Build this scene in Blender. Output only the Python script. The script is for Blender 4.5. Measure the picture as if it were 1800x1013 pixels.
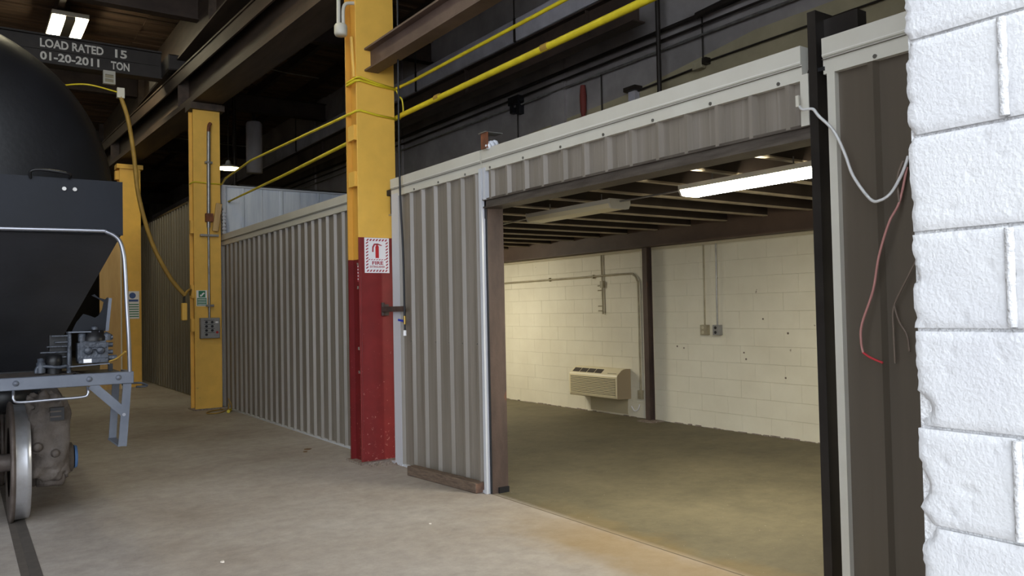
import bpy, bmesh, math, random
from mathutils import Vector, Matrix, noise
from math import sin, cos, pi, radians, sqrt, atan2
random.seed(7)
for o in list(bpy.data.objects): bpy.data.objects.remove(o)
S = bpy.context.scene
COL = S.collection

# ------------------------------------------------------------------ camera, sky, exposure
cd = bpy.data.cameras.new('camera'); cam = bpy.data.objects.new('camera', cd); COL.objects.link(cam)
yaw, pitch, roll = 0.608588, 0.026805, 0.020273
fw = Vector((sin(yaw)*cos(pitch), cos(yaw)*cos(pitch), sin(pitch)))
rt = Vector((cos(yaw), -sin(yaw), 0)); up = rt.cross(fw)
rt2 = rt*cos(roll) - up*sin(roll); up2 = rt*sin(roll) + up*cos(roll)
M = Matrix((rt2, up2, -fw)).transposed().to_4x4(); M.translation = (0, 0, 1.6)
cam.matrix_world = M
cd.sensor_width = 36; cd.lens = 1395.7/1800*36; cd.clip_start = .05; cd.clip_end = 200
S.camera = cam
W = bpy.data.worlds.new('sky'); S.world = W; W.use_nodes = True
bg = W.node_tree.nodes['Background']
bg.inputs[0].default_value = (.84, .91, 1.0, 1); bg.inputs[1].default_value = 2.3   # overcast daylight
S.view_settings.view_transform = 'Standard'; S.view_settings.look = 'None'
S.view_settings.gamma = 1; S.view_settings.use_curve_mapping = False
S.view_settings.exposure = 1.1
S.cycles.use_denoising = True
S.cycles.max_bounces = 8; S.cycles.diffuse_bounces = 5

# ------------------------------------------------------------------ materials
def lin(c):
    return tuple(((v/255)/12.92 if v/255 <= .04045 else ((v/255+.055)/1.055)**2.4) for v in c)
MATS = {}
def mat(name, rgb, rough=.6, metal=0, rgb2=None, scale=4, contrast=(.35, .65), bump=0, bscale=60, stretch=(1, 1, 1), spec=.5,
        spots=None, sscale=20, sth=.68):
    if name in MATS: return MATS[name]
    m = bpy.data.materials.new(name); m.use_nodes = True; nt = m.node_tree; N = nt.nodes; L = nt.links
    b = N['Principled BSDF']; b.inputs['Roughness'].default_value = rough; b.inputs['Metallic'].default_value = metal
    b.inputs['Specular IOR Level'].default_value = spec
    c1 = (*lin(rgb), 1); b.inputs['Base Color'].default_value = c1
    tc = N.new('ShaderNodeTexCoord'); geo = N.new('ShaderNodeNewGeometry')
    mp = N.new('ShaderNodeMapping'); mp.inputs['Scale'].default_value = stretch; L.new(geo.outputs['Position'], mp.inputs[0])
    col = None
    if rgb2:
        n = N.new('ShaderNodeTexNoise'); n.inputs['Scale'].default_value = scale; n.inputs['Detail'].default_value = 6
        n.inputs['Roughness'].default_value = .6; L.new(mp.outputs[0], n.inputs['Vector'])
        r = N.new('ShaderNodeValToRGB'); r.color_ramp.elements[0].position = contrast[0]; r.color_ramp.elements[1].position = contrast[1]
        r.color_ramp.elements[0].color = c1; r.color_ramp.elements[1].color = (*lin(rgb2), 1)
        L.new(n.outputs['Fac'], r.inputs[0]); col = r.outputs[0]
        L.new(col, b.inputs['Base Color'])
    if spots:
        n = N.new('ShaderNodeTexNoise'); n.inputs['Scale'].default_value = sscale; n.inputs['Detail'].default_value = 8
        L.new(mp.outputs[0], n.inputs['Vector'])
        r = N.new('ShaderNodeValToRGB'); r.color_ramp.elements[0].position = sth; r.color_ramp.elements[1].position = sth+.04
        L.new(n.outputs['Fac'], r.inputs[0])
        mx = N.new('ShaderNodeMix'); mx.data_type = 'RGBA'; L.new(r.outputs[0], mx.inputs[0])
        if col: L.new(col, mx.inputs[6])
        else: mx.inputs[6].default_value = c1
        mx.inputs[7].default_value = (*lin(spots), 1); L.new(mx.outputs[2], b.inputs['Base Color'])
    if bump:
        n = N.new('ShaderNodeTexNoise'); n.inputs['Scale'].default_value = bscale; n.inputs['Detail'].default_value = 5
        L.new(geo.outputs['Position'], n.inputs['Vector'])
        bp = N.new('ShaderNodeBump'); bp.inputs['Strength'].default_value = bump; bp.inputs['Distance'].default_value = .01
        L.new(n.outputs['Fac'], bp.inputs['Height']); L.new(bp.outputs[0], b.inputs['Normal'])
    MATS[name] = m; return m
def emit(name, rgb, s):
    m = bpy.data.materials.new(name); m.use_nodes = True; nt = m.node_tree
    b = nt.nodes['Principled BSDF']; b.inputs['Base Color'].default_value = (.9, .9, .85, 1)
    b.inputs['Emission Color'].default_value = (*lin(rgb), 1); b.inputs['Emission Strength'].default_value = s
    MATS[name] = m; return m

def two_tone(name, lowrgb, highrgb, z, rough=.5, chips=None, lowchips=None):
    """paint that changes colour at a height, as brushed on the steel"""
    m = bpy.data.materials.new(name); m.use_nodes = True; nt = m.node_tree; N = nt.nodes; L = nt.links
    b = N['Principled BSDF']; b.inputs['Roughness'].default_value = rough
    geo = N.new('ShaderNodeNewGeometry'); sp = N.new('ShaderNodeSeparateXYZ'); L.new(geo.outputs['Position'], sp.inputs[0])
    nz = N.new('ShaderNodeTexNoise'); nz.inputs['Scale'].default_value = 6; nz.inputs['Detail'].default_value = 6; L.new(geo.outputs['Position'], nz.inputs['Vector'])
    gt = N.new('ShaderNodeMath'); gt.operation = 'GREATER_THAN'; gt.inputs[1].default_value = z; L.new(sp.outputs['Z'], gt.inputs[0])
    def var(rgb, f):
        r = N.new('ShaderNodeValToRGB'); c = lin(rgb)
        r.color_ramp.elements[0].position = .3; r.color_ramp.elements[1].position = .7
        r.color_ramp.elements[0].color = (*[v*f for v in c], 1); r.color_ramp.elements[1].color = (*c, 1)
        L.new(nz.outputs['Fac'], r.inputs[0]); return r.outputs[0]
    lo, hi = var(lowrgb, .78), var(highrgb, .90)
    def chip(src, rgb, th, sc):
        n = N.new('ShaderNodeTexNoise'); n.inputs['Scale'].default_value = sc; n.inputs['Detail'].default_value = 8; n.inputs['Roughness'].default_value = .7
        L.new(geo.outputs['Position'], n.inputs['Vector'])
        # wear grows towards the foot of the column
        ad = N.new('ShaderNodeMath'); ad.operation = 'MULTIPLY_ADD'; L.new(sp.outputs['Z'], ad.inputs[0]); ad.inputs[1].default_value = -.05; L.new(n.outputs['Fac'], ad.inputs[2])
        g = N.new('ShaderNodeMath'); g.operation = 'GREATER_THAN'; g.inputs[1].default_value = th; L.new(ad.outputs[0], g.inputs[0])
        mx = N.new('ShaderNodeMix'); mx.data_type = 'RGBA'; L.new(g.outputs[0], mx.inputs[0]); L.new(src, mx.inputs[6]); mx.inputs[7].default_value = (*lin(rgb), 1)
        return mx.outputs[2]
    if lowchips: lo = chip(lo, lowchips, .61, 22)
    if chips: hi = chip(hi, chips, .66, 14)
    mx = N.new('ShaderNodeMix'); mx.data_type = 'RGBA'; L.new(gt.outputs[0], mx.inputs[0]); L.new(lo, mx.inputs[6]); L.new(hi, mx.inputs[7])
    L.new(mx.outputs[2], b.inputs['Base Color'])
    bp = N.new('ShaderNodeBump'); bp.inputs['Strength'].default_value = .15; bp.inputs['Distance'].default_value = .01
    L.new(nz.outputs['Fac'], bp.inputs['Height']); L.new(bp.outputs[0], b.inputs['Normal'])
    MATS[name] = m; return m

def floor_mat():
    m = bpy.data.materials.new('worn_concrete'); m.use_nodes = True; nt = m.node_tree; N = nt.nodes; L = nt.links
    b = N['Principled BSDF']; b.inputs['Roughness'].default_value = .75; b.inputs['Specular IOR Level'].default_value = .35
    geo = N.new('ShaderNodeNewGeometry'); P = geo.outputs['Position']
    def ns(sc, det=8, ro=.6, vec=P):
        n = N.new('ShaderNodeTexNoise'); n.inputs['Scale'].default_value = sc; n.inputs['Detail'].default_value = det; n.inputs['Roughness'].default_value = ro
        L.new(vec, n.inputs['Vector']); return n.outputs['Fac']
    def ramp(src, stops):
        r = N.new('ShaderNodeValToRGB'); e = r.color_ramp.elements
        while len(e) < len(stops): e.new(.5)
        for i, (p, c) in enumerate(stops): e[i].position = p; e[i].color = (*lin(c), 1) if isinstance(c, tuple) else (c, c, c, 1)
        L.new(src, r.inputs[0]); return r.outputs[0]
    def mix(f, a, c, mode='MIX'):
        x = N.new('ShaderNodeMix'); x.data_type = 'RGBA'; x.blend_type = mode
        if isinstance(f, float): x.inputs[0].default_value = f
        else: L.new(f, x.inputs[0])
        L.new(a, x.inputs[6])
        if isinstance(c, tuple): x.inputs[7].default_value = (*lin(c), 1)
        else: L.new(c, x.inputs[7])
        return x.outputs[2]
    base = ramp(ns(.55), [(.3, (150, 138, 127)), (.5, (172, 163, 154)), (.7, (184, 177, 170))])
    fine = ramp(ns(7, 12, .75), [(.3, .70), (.7, 1.02)])
    c = mix(1.0, base, fine, 'MULTIPLY')
    # room floor behind the partition: greener, smoother screed
    sp = N.new('ShaderNodeSeparateXYZ'); L.new(P, sp.inputs[0])
    mr = N.new('ShaderNodeMapRange'); mr.inputs['From Min'].default_value = 3.78; mr.inputs['From Max'].default_value = 3.86; L.new(sp.outputs['X'], mr.inputs[0])
    room = mix(1.0, ramp(ns(1.2), [(.3, (98, 91, 71)), (.7, (120, 111, 87))]), fine, 'MULTIPLY')
    c = mix(mr.outputs[0], c, room)
    # rusty yellow stain that follows the threshold
    ab = N.new('ShaderNodeMath'); ab.operation = 'SUBTRACT'; L.new(sp.outputs['X'], ab.inputs[0]); ab.inputs[1].default_value = 3.6
    ab2 = N.new('ShaderNodeMath'); ab2.operation = 'ABSOLUTE'; L.new(ab.outputs[0], ab2.inputs[0])
    w = N.new('ShaderNodeMath'); w.operation = 'MULTIPLY_ADD'; L.new(ns(1.6), w.inputs[0]); w.inputs[1].default_value = -.9; L.new(ab2.outputs[0], w.inputs[2])
    s = N.new('ShaderNodeMapRange'); s.inputs['From Min'].default_value = .05; s.inputs['From Max'].default_value = -.35; s.inputs['To Max'].default_value = .6; L.new(w.outputs[0], s.inputs[0])
    yl = N.new('ShaderNodeMapRange'); yl.inputs['From Min'].default_value = 5.6; yl.inputs['From Max'].default_value = 4.2; L.new(sp.outputs['Y'], yl.inputs[0])
    sm = N.new('ShaderNodeMath'); sm.operation = 'MULTIPLY'; L.new(s.outputs[0], sm.inputs[0]); L.new(yl.outputs[0], sm.inputs[1])
    c = mix(sm.outputs[0], c, (140, 112, 56))
    # pale and dark specks
    sk = ramp(ns(38, 6, .7), [(.66, 0.0), (.70, 1.0)]); c = mix(sk, c, (186, 176, 160))
    sk2 = ramp(ns(24, 6, .75), [(.27, 1.0), (.33, 0.0)]); c = mix(sk2, c, (104, 90, 76))
    L.new(c, b.inputs['Base Color'])
    bp = N.new('ShaderNodeBump'); bp.inputs['Strength'].default_value = .5; bp.inputs['Distance'].default_value = .012
    st = N.new('ShaderNodeMapping'); st.inputs['Scale'].default_value = (1, 1, 1); L.new(P, st.inputs[0])
    L.new(ns(14, 10, .65), bp.inputs['Height']); L.new(bp.outputs[0], b.inputs['Normal'])
    return m

m_floor = floor_mat()
m_yellow = two_tone('yellow_column_paint', (140, 42, 42), (238, 188, 84), -1, .5, chips=(120, 96, 50))
m_colpaint = two_tone('red_and_yellow_column_paint', (132, 40, 40), (238, 188, 84), 2.40, .45, chips=None, lowchips=(188, 130, 120))
m_colpaint2 = two_tone('red_and_yellow_shaded_side', (112, 22, 24), (214, 160, 64), 2.17, .5, lowchips=(178, 110, 100))  # column paint darkened: shade of the recessed side put into the colour
m_white = mat('white_block_paint', (202, 202, 202), .6, 0, (193, 193, 195), 3, bump=.28, bscale=120)
m_mortar = mat('white_mortar_paint', (206, 206, 206), .6, 0, (186, 185, 186), 12, bump=.8, bscale=90)
m_cream = mat('cream_block_paint', (226, 220, 200), .55, 0, (216, 209, 188), 1.5, bump=.15, bscale=50, spots=(132, 120, 98), sscale=9, sth=.735)
m_cream_d = mat('cream_joint_paint', (190, 181, 154), .7)
m_upgrey = mat('grey_upper_wall_paint', (168, 161, 159), .8, 0, (140, 134, 132), 1.2, bump=.2, bscale=30)
m_upolive = mat('olive_upper_wall_paint', (186, 174, 142), .8, 0, (160, 150, 122), 1.0, bump=.2, bscale=30)
m_panel = mat('taupe_sheet_metal', (137, 129, 120), .42, .0, (118, 110, 99), 1.3, stretch=(1, 7, .3), spec=.6)
m_paneld = mat('bronze_sheet_metal', (92, 83, 72), .4, .0, (84, 76, 66), 1.0, stretch=(1, 6, .25), spec=.6)
m_panelf = mat('olive_sheet_metal', (112, 103, 84), .5, .0, (100, 92, 75), 1.0, stretch=(1, 6, .25))
m_trim = mat('off_white_trim', (206, 203, 192), .35, 0, (198, 194, 182), 2, spec=.6)
m_trimgrey = mat('pale_grey_trim', (196, 198, 204), .35, 0, spec=.6)
m_trimhi = mat('painted_ridge_highlight', (226, 224, 216), .3)  # lighter than the trim: highlight of the ridge put into the colour
m_seam = mat('dark_trim_line', (110, 106, 98), .6)
m_booth = mat('pale_blue_booth_sheet', (228, 233, 240), .4, 0, (206, 213, 224), 3, stretch=(3, 1, .3))
m_screw = mat('grey_screw', (120, 118, 112), .4, .6)
m_rust = mat('rusty_brown_steel', (92, 76, 68), .65, .2, (66, 54, 50), 5, bump=.3, bscale=40, spots=(132, 80, 48), sscale=4, sth=.62, stretch=(1, 1, .35))
m_rustb = mat('rusty_orange_steel', (140, 82, 50), .8, 0, (96, 60, 42), 8, bump=.3, bscale=60)
m_beam = mat('brown_beam_paint', (112, 92, 82), .6, .1, (92, 74, 66), 2.5, bump=.15)
m_beamd = mat('dark_brown_beam_paint', (74, 60, 52), .65, .1, (56, 45, 39), 2.5, bump=.15)
m_girder = mat('brown_runway_girder_paint', (84, 68, 56), .65, .1, (58, 47, 39), 2, stretch=(3, .4, 3))
m_joist = mat('dark_joist_paint', (70, 60, 52), .5, .2, (58, 49, 42), 3)
m_flange = mat('pale_joist_flange', (190, 176, 150), .45, 0, (160, 146, 122), 3)
m_deck = mat('dark_deck', (48, 42, 38), .8, 0, (40, 35, 31), 3)
m_lintel = mat('weathered_grey_lintel', (98, 90, 82), .55, .2, (70, 62, 56), 5, stretch=(1, .5, 4), bump=.2)
m_darkpost = mat('dark_steel_post', (54, 50, 47), .4, .4, (44, 40, 38), 4)
m_plank = mat('dark_ceiling_plank', (120, 94, 74), .85, 0, (76, 60, 49), 1.8, stretch=(.4, 3, 1))
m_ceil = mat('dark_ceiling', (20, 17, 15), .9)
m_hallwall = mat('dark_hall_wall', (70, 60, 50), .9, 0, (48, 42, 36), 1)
m_facade = mat('facade_block_paint', (206, 206, 206), .8, 0, (190, 190, 190), 2)
m_crane = mat('dark_grey_crane_paint', (62, 57, 54), .6, .2, (50, 46, 44), 3)
m_letter = mat('white_lettering', (226, 222, 212), .7)
m_hose = mat('yellow_hose', (226, 206, 44), .45, 0, (204, 184, 38), 6)
m_cable = mat('dull_yellow_cable', (176, 140, 60), .6, 0, (150, 118, 50), 6)
m_black = mat('black_rubber', (26, 26, 30), .5)
m_pipe = mat('dark_pipe', (58, 52, 48), .5, .4, (48, 42, 38), 5)
m_conduit = mat('galvanised_conduit', (170, 168, 164), .35, .6, (140, 136, 132), 8)
m_conduitp = mat('cream_painted_conduit', (176, 166, 138), .5, 0, (150, 140, 116), 6)
m_box = mat('grey_electrical_box', (150, 148, 146), .45, .3, (136, 134, 132), 6)
m_socket = mat('black_socket', (30, 30, 32), .5)
m_redb = mat('red_plastic', (170, 40, 40), .4)
m_signw = mat('sign_white', (238, 236, 238), .5)
m_signr = mat('sign_red', (196, 44, 46), .5)
m_signp = mat('sign_dark_red_lettering', (168, 60, 72), .5)
m_signg = mat('sign_green', (42, 122, 86), .5)
m_signb = mat('sign_blue', (64, 92, 150), .5)
m_carblk = mat('black_railcar_paint', (22, 22, 24), .4, 0, (18, 18, 19), 4, bump=.1, bscale=30, spec=.3)
m_slope = mat('lightened_slope_black', (50, 51, 56), .5, 0, (40, 41, 45), 2, bump=.1, bscale=30)  # railcar black lightened to stand in for missing bounce light
m_carblue = mat('charcoal_railcar_panel', (12, 15, 22), .5, 0, (15, 18, 26), 3, bump=.08, bscale=30, spec=.2)
m_cargrey = mat('grey_railcar_sill', (92, 97, 107), .45, .2, (80, 85, 96), 5, bump=.1)
m_chrome = mat('worn_bright_steel', (150, 152, 160), .33, .85)
m_wheel = mat('polished_wheel_steel', (214, 216, 222), .3, .75, (168, 166, 166), 3)
m_wheeld = mat('dark_wheel_steel', (112, 102, 96), .55, .3, (84, 74, 68), 6, bump=.2)
m_cast = mat('dirty_cast_steel', (100, 92, 86), .75, .1, (76, 68, 62), 9, bump=.7, bscale=35)
m_bluecap = mat('blue_bearing_cap', (74, 112, 164), .5)
m_valve = mat('grey_cast_valve', (66, 71, 80), .45, .2, (46, 50, 58), 14, bump=.5, bscale=60)
m_grime = mat('platform_grime', (44, 38, 34), .9, 0, (68, 56, 46), 30, bump=.8, bscale=60)
m_tan = mat('tan_plywood', (206, 172, 116), .6, 0, (190, 154, 98), 2, stretch=(4, 4, .5))
m_ac = mat('beige_air_conditioner', (226, 214, 180), .45)
m_acd = mat('dark_air_conditioner_vent', (58, 48, 40), .6)
m_acs = mat('tan_air_conditioner_side', (166, 148, 120), .5)
m_fixt = mat('white_fixture_body', (206, 202, 188), .4)
m_lensoff = mat('cream_unlit_lens', (222, 212, 178), .4)
m_lit = emit('lit_fluorescent_lens', (255, 248, 226), 50)
m_litup = emit('lit_twin_lamp', (255, 244, 206), 26)
m_litshade = emit('lit_shade_glow', (255, 236, 150), 14)
m_wood = mat('weathered_timber', (112, 94, 78), .85, 0, (86, 71, 60), 8, stretch=(8, 1, 8), bump=.5, bscale=50)
m_woodend = mat('timber_end_grain', (126, 96, 78), .85, 0, (104, 80, 66), 20)
m_foam = mat('white_foam', (226, 230, 238), .8, bump=.5, bscale=40)
m_wirew = mat('white_cable', (214, 214, 214), .45)
m_wirep = mat('faded_pink_wire', (182, 128, 122), .5)
m_wirer = mat('red_wire', (190, 54, 62), .5)
m_wireb = mat('brown_grey_wire', (110, 96, 84), .5)
m_redfit = mat('faded_red_fitting', (120, 50, 42), .7)
m_brass = mat('brass_fitting', (180, 150, 80), .35, .7)
m_bluev = mat('blue_valve_handle', (40, 60, 170), .5)
m_debris = mat('grey_rubble', (150, 140, 128), .9, 0, (110, 92, 84), 30, bump=.5)
m_chip = mat('pale_paper_scrap', (214, 206, 194), .8)
m_leaf = mat('brown_dry_scrap', (112, 86, 58), .9)
m_duct = mat('grey_duct_metal', (206, 202, 208), .6, 0, (180, 176, 182), 2)
m_stain = mat('worn_rail_head', (104, 98, 92), .5, .3, (88, 82, 77), 6)
m_grimefl = mat('dirt_filled_flangeway', (92, 84, 77), .9, 0, (78, 71, 65), 8)

# ------------------------------------------------------------------ builder helpers
ORG = {}
class MB:
    def __init__(s): s.v = []; s.f = []; s.sm = []
    def add(s, vs, fs, smooth=False):
        b = len(s.v); s.v += [tuple(v) for v in vs]; s.f += [tuple(i+b for i in f) for f in fs]; s.sm += [smooth]*len(fs)
    def box(s, x0, x1, y0, y1, z0, z1):
        x0, x1 = sorted((x0, x1)); y0, y1 = sorted((y0, y1)); z0, z1 = sorted((z0, z1))
        s.add([(x0, y0, z0), (x1, y0, z0), (x1, y1, z0), (x0, y1, z0), (x0, y0, z1), (x1, y0, z1), (x1, y1, z1), (x0, y1, z1)],
              [(0, 3, 2, 1), (4, 5, 6, 7), (0, 1, 5, 4), (1, 2, 6, 5), (2, 3, 7, 6), (3, 0, 4, 7)]); return s
    def bar(s, p, q, w, h, upv=(0, 0, 1)):
        p, q = Vector(p), Vector(q); d = (q-p).normalized(); u = Vector(upv)
        a = d.cross(u)
        if a.length < 1e-4: a = d.cross(Vector((1, 0, 0)))
        a.normalize(); b = a.cross(d)
        vs = []
        for c in (p, q):
            for i, j in ((-1, -1), (1, -1), (1, 1), (-1, 1)): vs.append(c+a*(w/2*i)+b*(h/2*j))
        s.add(vs, [(0, 1, 2, 3), (7, 6, 5, 4), (0, 4, 5, 1), (1, 5, 6, 2), (2, 6, 7, 3), (3, 7, 4, 0)]); return s
    def tube(s, pts, r, seg=8, caps=True):
        pts = [Vector(p) for p in pts]; n = len(pts); rings = []; ref = None
        for i, p in enumerate(pts):
            d = (pts[min(i+1, n-1)]-pts[max(i-1, 0)]).normalized()
            if ref is None:
                ref = d.cross(Vector((0, 0, 1)))
                if ref.length < .05: ref = d.cross(Vector((1, 0, 0)))
            ref = (ref - d*ref.dot(d)).normalized(); b = d.cross(ref)
            rr = r[i] if isinstance(r, (list, tuple)) else r
            rings.append([p+(ref*cos(2*pi*k/seg)+b*sin(2*pi*k/seg))*rr for k in range(seg)])
        vs = [v for R in rings for v in R]
        fs = [(i*seg+k, i*seg+(k+1) % seg, (i+1)*seg+(k+1) % seg, (i+1)*seg+k) for i in range(n-1) for k in range(seg)]
        s.add(vs, fs, True)
        if caps: s.add(rings[0], [tuple(range(seg))[::-1]]); s.add(rings[-1], [tuple(range(seg))])
        return s
    def cyl(s, p, q, r, seg=16): return s.tube([p, q], r, seg)
    def lathe(s, c, axis, prof, seg=32):
        """prof: list of (along, radius) about axis through c"""
        ax = Vector(axis).normalized(); a = ax.cross(Vector((0, 0, 1)))
        if a.length < .1: a = ax.cross(Vector((1, 0, 0)))
        a.normalize(); b = ax.cross(a); c = Vector(c); vs = []
        for t, r in prof:
            for k in range(seg): vs.append(c+ax*t+(a*cos(2*pi*k/seg)+b*sin(2*pi*k/seg))*r)
        n = len(prof)
        s.add(vs, [(i*seg+k, i*seg+(k+1) % seg, (i+1)*seg+(k+1) % seg, (i+1)*seg+k) for i in range(n-1) for k in range(seg)], True); return s
    def prism(s, prof, axis, a0, a1):
        """prof 2D closed polygon; axis 'x': prof=(y,z); 'y': prof=(x,z); 'z': prof=(x,y)"""
        def P(u, v, a): return {'x': (a, u, v), 'y': (u, a, v), 'z': (u, v, a)}[axis]
        n = len(prof); vs = [P(u, v, a0) for u, v in prof]+[P(u, v, a1) for u, v in prof]
        s.add(vs, [tuple(range(n)), tuple(range(2*n-1, n-1, -1))]+[(i, (i+1) % n, n+(i+1) % n, n+i) for i in range(n)]); return s
    def grid(s, fn, nu, nv, smooth=True, flip=False):
        vs = [fn(i/nu, j/nv) for i in range(nu+1) for j in range(nv+1)]
        fs = []
        for i in range(nu):
            for j in range(nv):
                q = (i*(nv+1)+j, (i+1)*(nv+1)+j, (i+1)*(nv+1)+j+1, i*(nv+1)+j+1)
                fs.append(q[::-1] if flip else q)
        s.add(vs, fs, smooth); return s
    def build(s, name, m, parent=None, label=None, bevel=0, segs=1, normals=True):
        if parent is not None: org = ORG[parent]
        else:
            xs, ys, zs = zip(*s.v); org = Vector(((min(xs)+max(xs))/2, (min(ys)+max(ys))/2, min(zs)))
        me = bpy.data.meshes.new(name); me.from_pydata([tuple(Vector(v)-org) for v in s.v], [], s.f)
        for p, k in zip(me.polygons, s.sm): p.use_smooth = k
        me.update()
        if normals or bevel:
            bm = bmesh.new(); bm.from_mesh(me)
            bmesh.ops.recalc_face_normals(bm, faces=bm.faces)
            if bevel:
                ed = [e for e in bm.edges if len(e.link_faces) == 2 and e.calc_face_angle(0) > .6]
                bmesh.ops.bevel(bm, geom=ed, offset=bevel, segments=segs, affect='EDGES', clamp_overlap=True)
            bm.to_mesh(me); bm.free()
        me.materials.append(m)
        o = bpy.data.objects.new(name, me); COL.objects.link(o)
        if parent is not None: o.parent = parent; ORG[o] = org
        else: o.location = org; ORG[o] = org
        if label: o['label'] = label
        return o
def thing(name, loc, label, cat, group=None):
    o = bpy.data.objects.new(name, None); COL.objects.link(o); o.location = loc; o.empty_display_size = .1
    ORG[o] = Vector(loc); tag(o, label, cat, group); return o
def tag(o, label, cat, group=None):
    o['label'] = label; o['category'] = cat
    if group: o['group'] = group
    return o
def struct(name, loc=None, o=None):
    if o is None:
        o = bpy.data.objects.new(name, None); COL.objects.link(o); o.location = loc; ORG[o] = Vector(loc); o.empty_display_size = .1
    o['kind'] = 'structure'; return o
def copies(name, me, locs, m, parent):
    """pieces sharing one mesh: locs are world positions"""
    for l in locs:
        o = bpy.data.objects.new(name, me); COL.objects.link(o); o.parent = parent; o.location = Vector(l)-ORG[parent]
def text(s, x0, x1, z0, z1, y, m, parent, name='lettering', skew=0, face='y'):
    cu = bpy.data.curves.new(name, 'FONT'); cu.body = s; cu.size = 1; cu.extrude = .0; cu.resolution_u = 3; cu.offset = .03
    t = bpy.data.objects.new(name, cu); COL.objects.link(t); bpy.context.view_layer.update()
    me = bpy.data.meshes.new_from_object(t); bpy.data.objects.remove(t)
    xs = [v.co.x for v in me.vertices]; ys = [v.co.y for v in me.vertices]
    a, b, c, d = min(xs), max(xs), min(ys), max(ys); org = ORG[parent]
    for v in me.vertices:
        X = x0+(v.co.x-a)/(b-a)*(x1-x0); Z = z0+(v.co.y-c)/(d-c)*(z1-z0)
        v.co = Vector((X, y, Z))-org
    me.materials.clear(); me.materials.append(m)
    o = bpy.data.objects.new(name, me); COL.objects.link(o); o.parent = parent; ORG[o] = org; o['kind'] = 'stuff'; return o
def smooth_path(pts, k=6):
    pts = [Vector(p) for p in pts]; out = []
    for i in range(len(pts)-1):
        p0 = pts[max(i-1, 0)]; p1 = pts[i]; p2 = pts[i+1]; p3 = pts[min(i+2, len(pts)-1)]
        for j in range(k):
            t = j/k
            out.append(.5*((2*p1)+(-p0+p2)*t+(2*p0-5*p1+4*p2-p3)*t*t+(-p0+3*p1-3*p2+p3)*t**3))
    out.append(pts[-1]); return out
def ibeam(mb, p, q, h, w, tf=.015, tw=.012):
    """I section from p to q, p/q at the bottom centre, horizontal run"""
    p, q = Vector(p), Vector(q)
    mb.bar(p+Vector((0, 0, tf/2)), q+Vector((0, 0, tf/2)), w, tf)
    mb.bar(p+Vector((0, 0, h-tf/2)), q+Vector((0, 0, h-tf/2)), w, tf)
    mb.bar(p+Vector((0, 0, h/2)), q+Vector((0, 0, h/2)), tw, h-2*tf)
    return mb

PX = 3.795          # plane of the sheet metal partition
BX = 8.04           # face of the block wall at the back of the room

# ------------------------------------------------------------------ floor
fl = MB().box(-14, 12, -14, 46, -.12, 0).build('floor', m_floor); struct('', o=fl)
MB().box(3.79, 3.80, .9, 5.8, -.001, .0008).build('joint_line', mat('floor_joint', (96, 84, 66), .9), fl)

# ------------------------------------------------------------------ far hall shell
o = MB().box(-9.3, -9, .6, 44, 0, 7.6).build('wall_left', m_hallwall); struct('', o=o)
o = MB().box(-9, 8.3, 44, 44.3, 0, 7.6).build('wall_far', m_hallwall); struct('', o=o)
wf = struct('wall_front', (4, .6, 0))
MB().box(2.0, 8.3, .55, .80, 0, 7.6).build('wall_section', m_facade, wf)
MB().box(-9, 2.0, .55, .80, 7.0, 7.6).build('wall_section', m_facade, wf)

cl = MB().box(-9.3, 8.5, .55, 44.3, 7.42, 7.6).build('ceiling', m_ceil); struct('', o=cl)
pk = MB(); y = .9
while y < 44:
    dz = random.uniform(0, .03)
    for (xa, xb) in ((-9, -3), (-3, 3), (3, 8.3)):
        dz = random.uniform(0, .035); pk.box(xa, xb, y, y+.185, 7.36+dz, 7.42)
    y += .2
o = pk.build('plank', m_plank, cl, normals=False); o['kind'] = 'stuff'
for x in (-6.5, -4.5, -2.5, -.5, 1.5, 4.2, 5.2, 6.2, 7.2):
    MB().box(x-.05, x+.05, .9, 44, 7.16, 7.36).build('purlin', m_beamd, cl)
for y in (8.1, 14.3, 20.1, 26.2, 32.3, 38.4):
    b = MB(); ibeam(b, (-9, y, 6.72), (8.3, y, 6.72), .44, .2); b.build('roof_beam', m_beamd, cl)

# ------------------------------------------------------------------ back wall: cream blocks below, painted above
wb = struct('wall_back', (BX, 8, 0))
MB().box(BX+.004, BX+.25, .8, 44, 0, 2.44).build('mortar_backing', m_cream_d, wb)
MB().prism([(.8, 2.44), (44, 2.44), (44, 4.4), (14, 4.46), (11.8, 4.57), (8.4, 4.72), (6.2, 4.98), (.8, 5.0)], 'x', BX-.002, BX+.25).build('olive_wall_band', m_upolive, wb)
MB().box(BX, BX+.25, .8, 44, 4.3, 7.42).build('grey_wall_band', m_upgrey, wb)
BL, BH = .434, .2168
def blockmesh(l, h, t, name, m, g=.0022, bv=.0018):
    bm = bmesh.new(); bmesh.ops.create_cube(bm, size=1)
    for v in bm.verts: v.co = Vector((v.co.x*t, v.co.y*(l-g*.35), v.co.z*(h-g)))
    bmesh.ops.bevel(bm, geom=[e for e in bm.edges if all(vv.co.x < 0 for vv in e.verts)], offset=bv, segments=1, affect='EDGES')
    me = bpy.data.meshes.new(name); bm.to_mesh(me); bm.free(); me.materials.append(m); return me
bf = blockmesh(BL, BH, .012, 'block', m_cream); bh = blockmesh(BL/2, BH, .012, 'half_block', m_cream)
lf, lh = [], []
for i in range(11):
    z = BH*(i+.5); n = 21
    off = 0 if i % 2 else BL/2
    for k in range(n):
        jx = BX-.002+random.choice((0, 0, .0008, -.0008))
        lf.append((jx+.006, 3.3+off+BL*(k+.5), z))
    if off: lh.append((BX+.004, 3.3+BL/4, z)); 
copies('block', bf, lf, m_cream, wb); copies('block', bh, lh, m_cream, wb)
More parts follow.
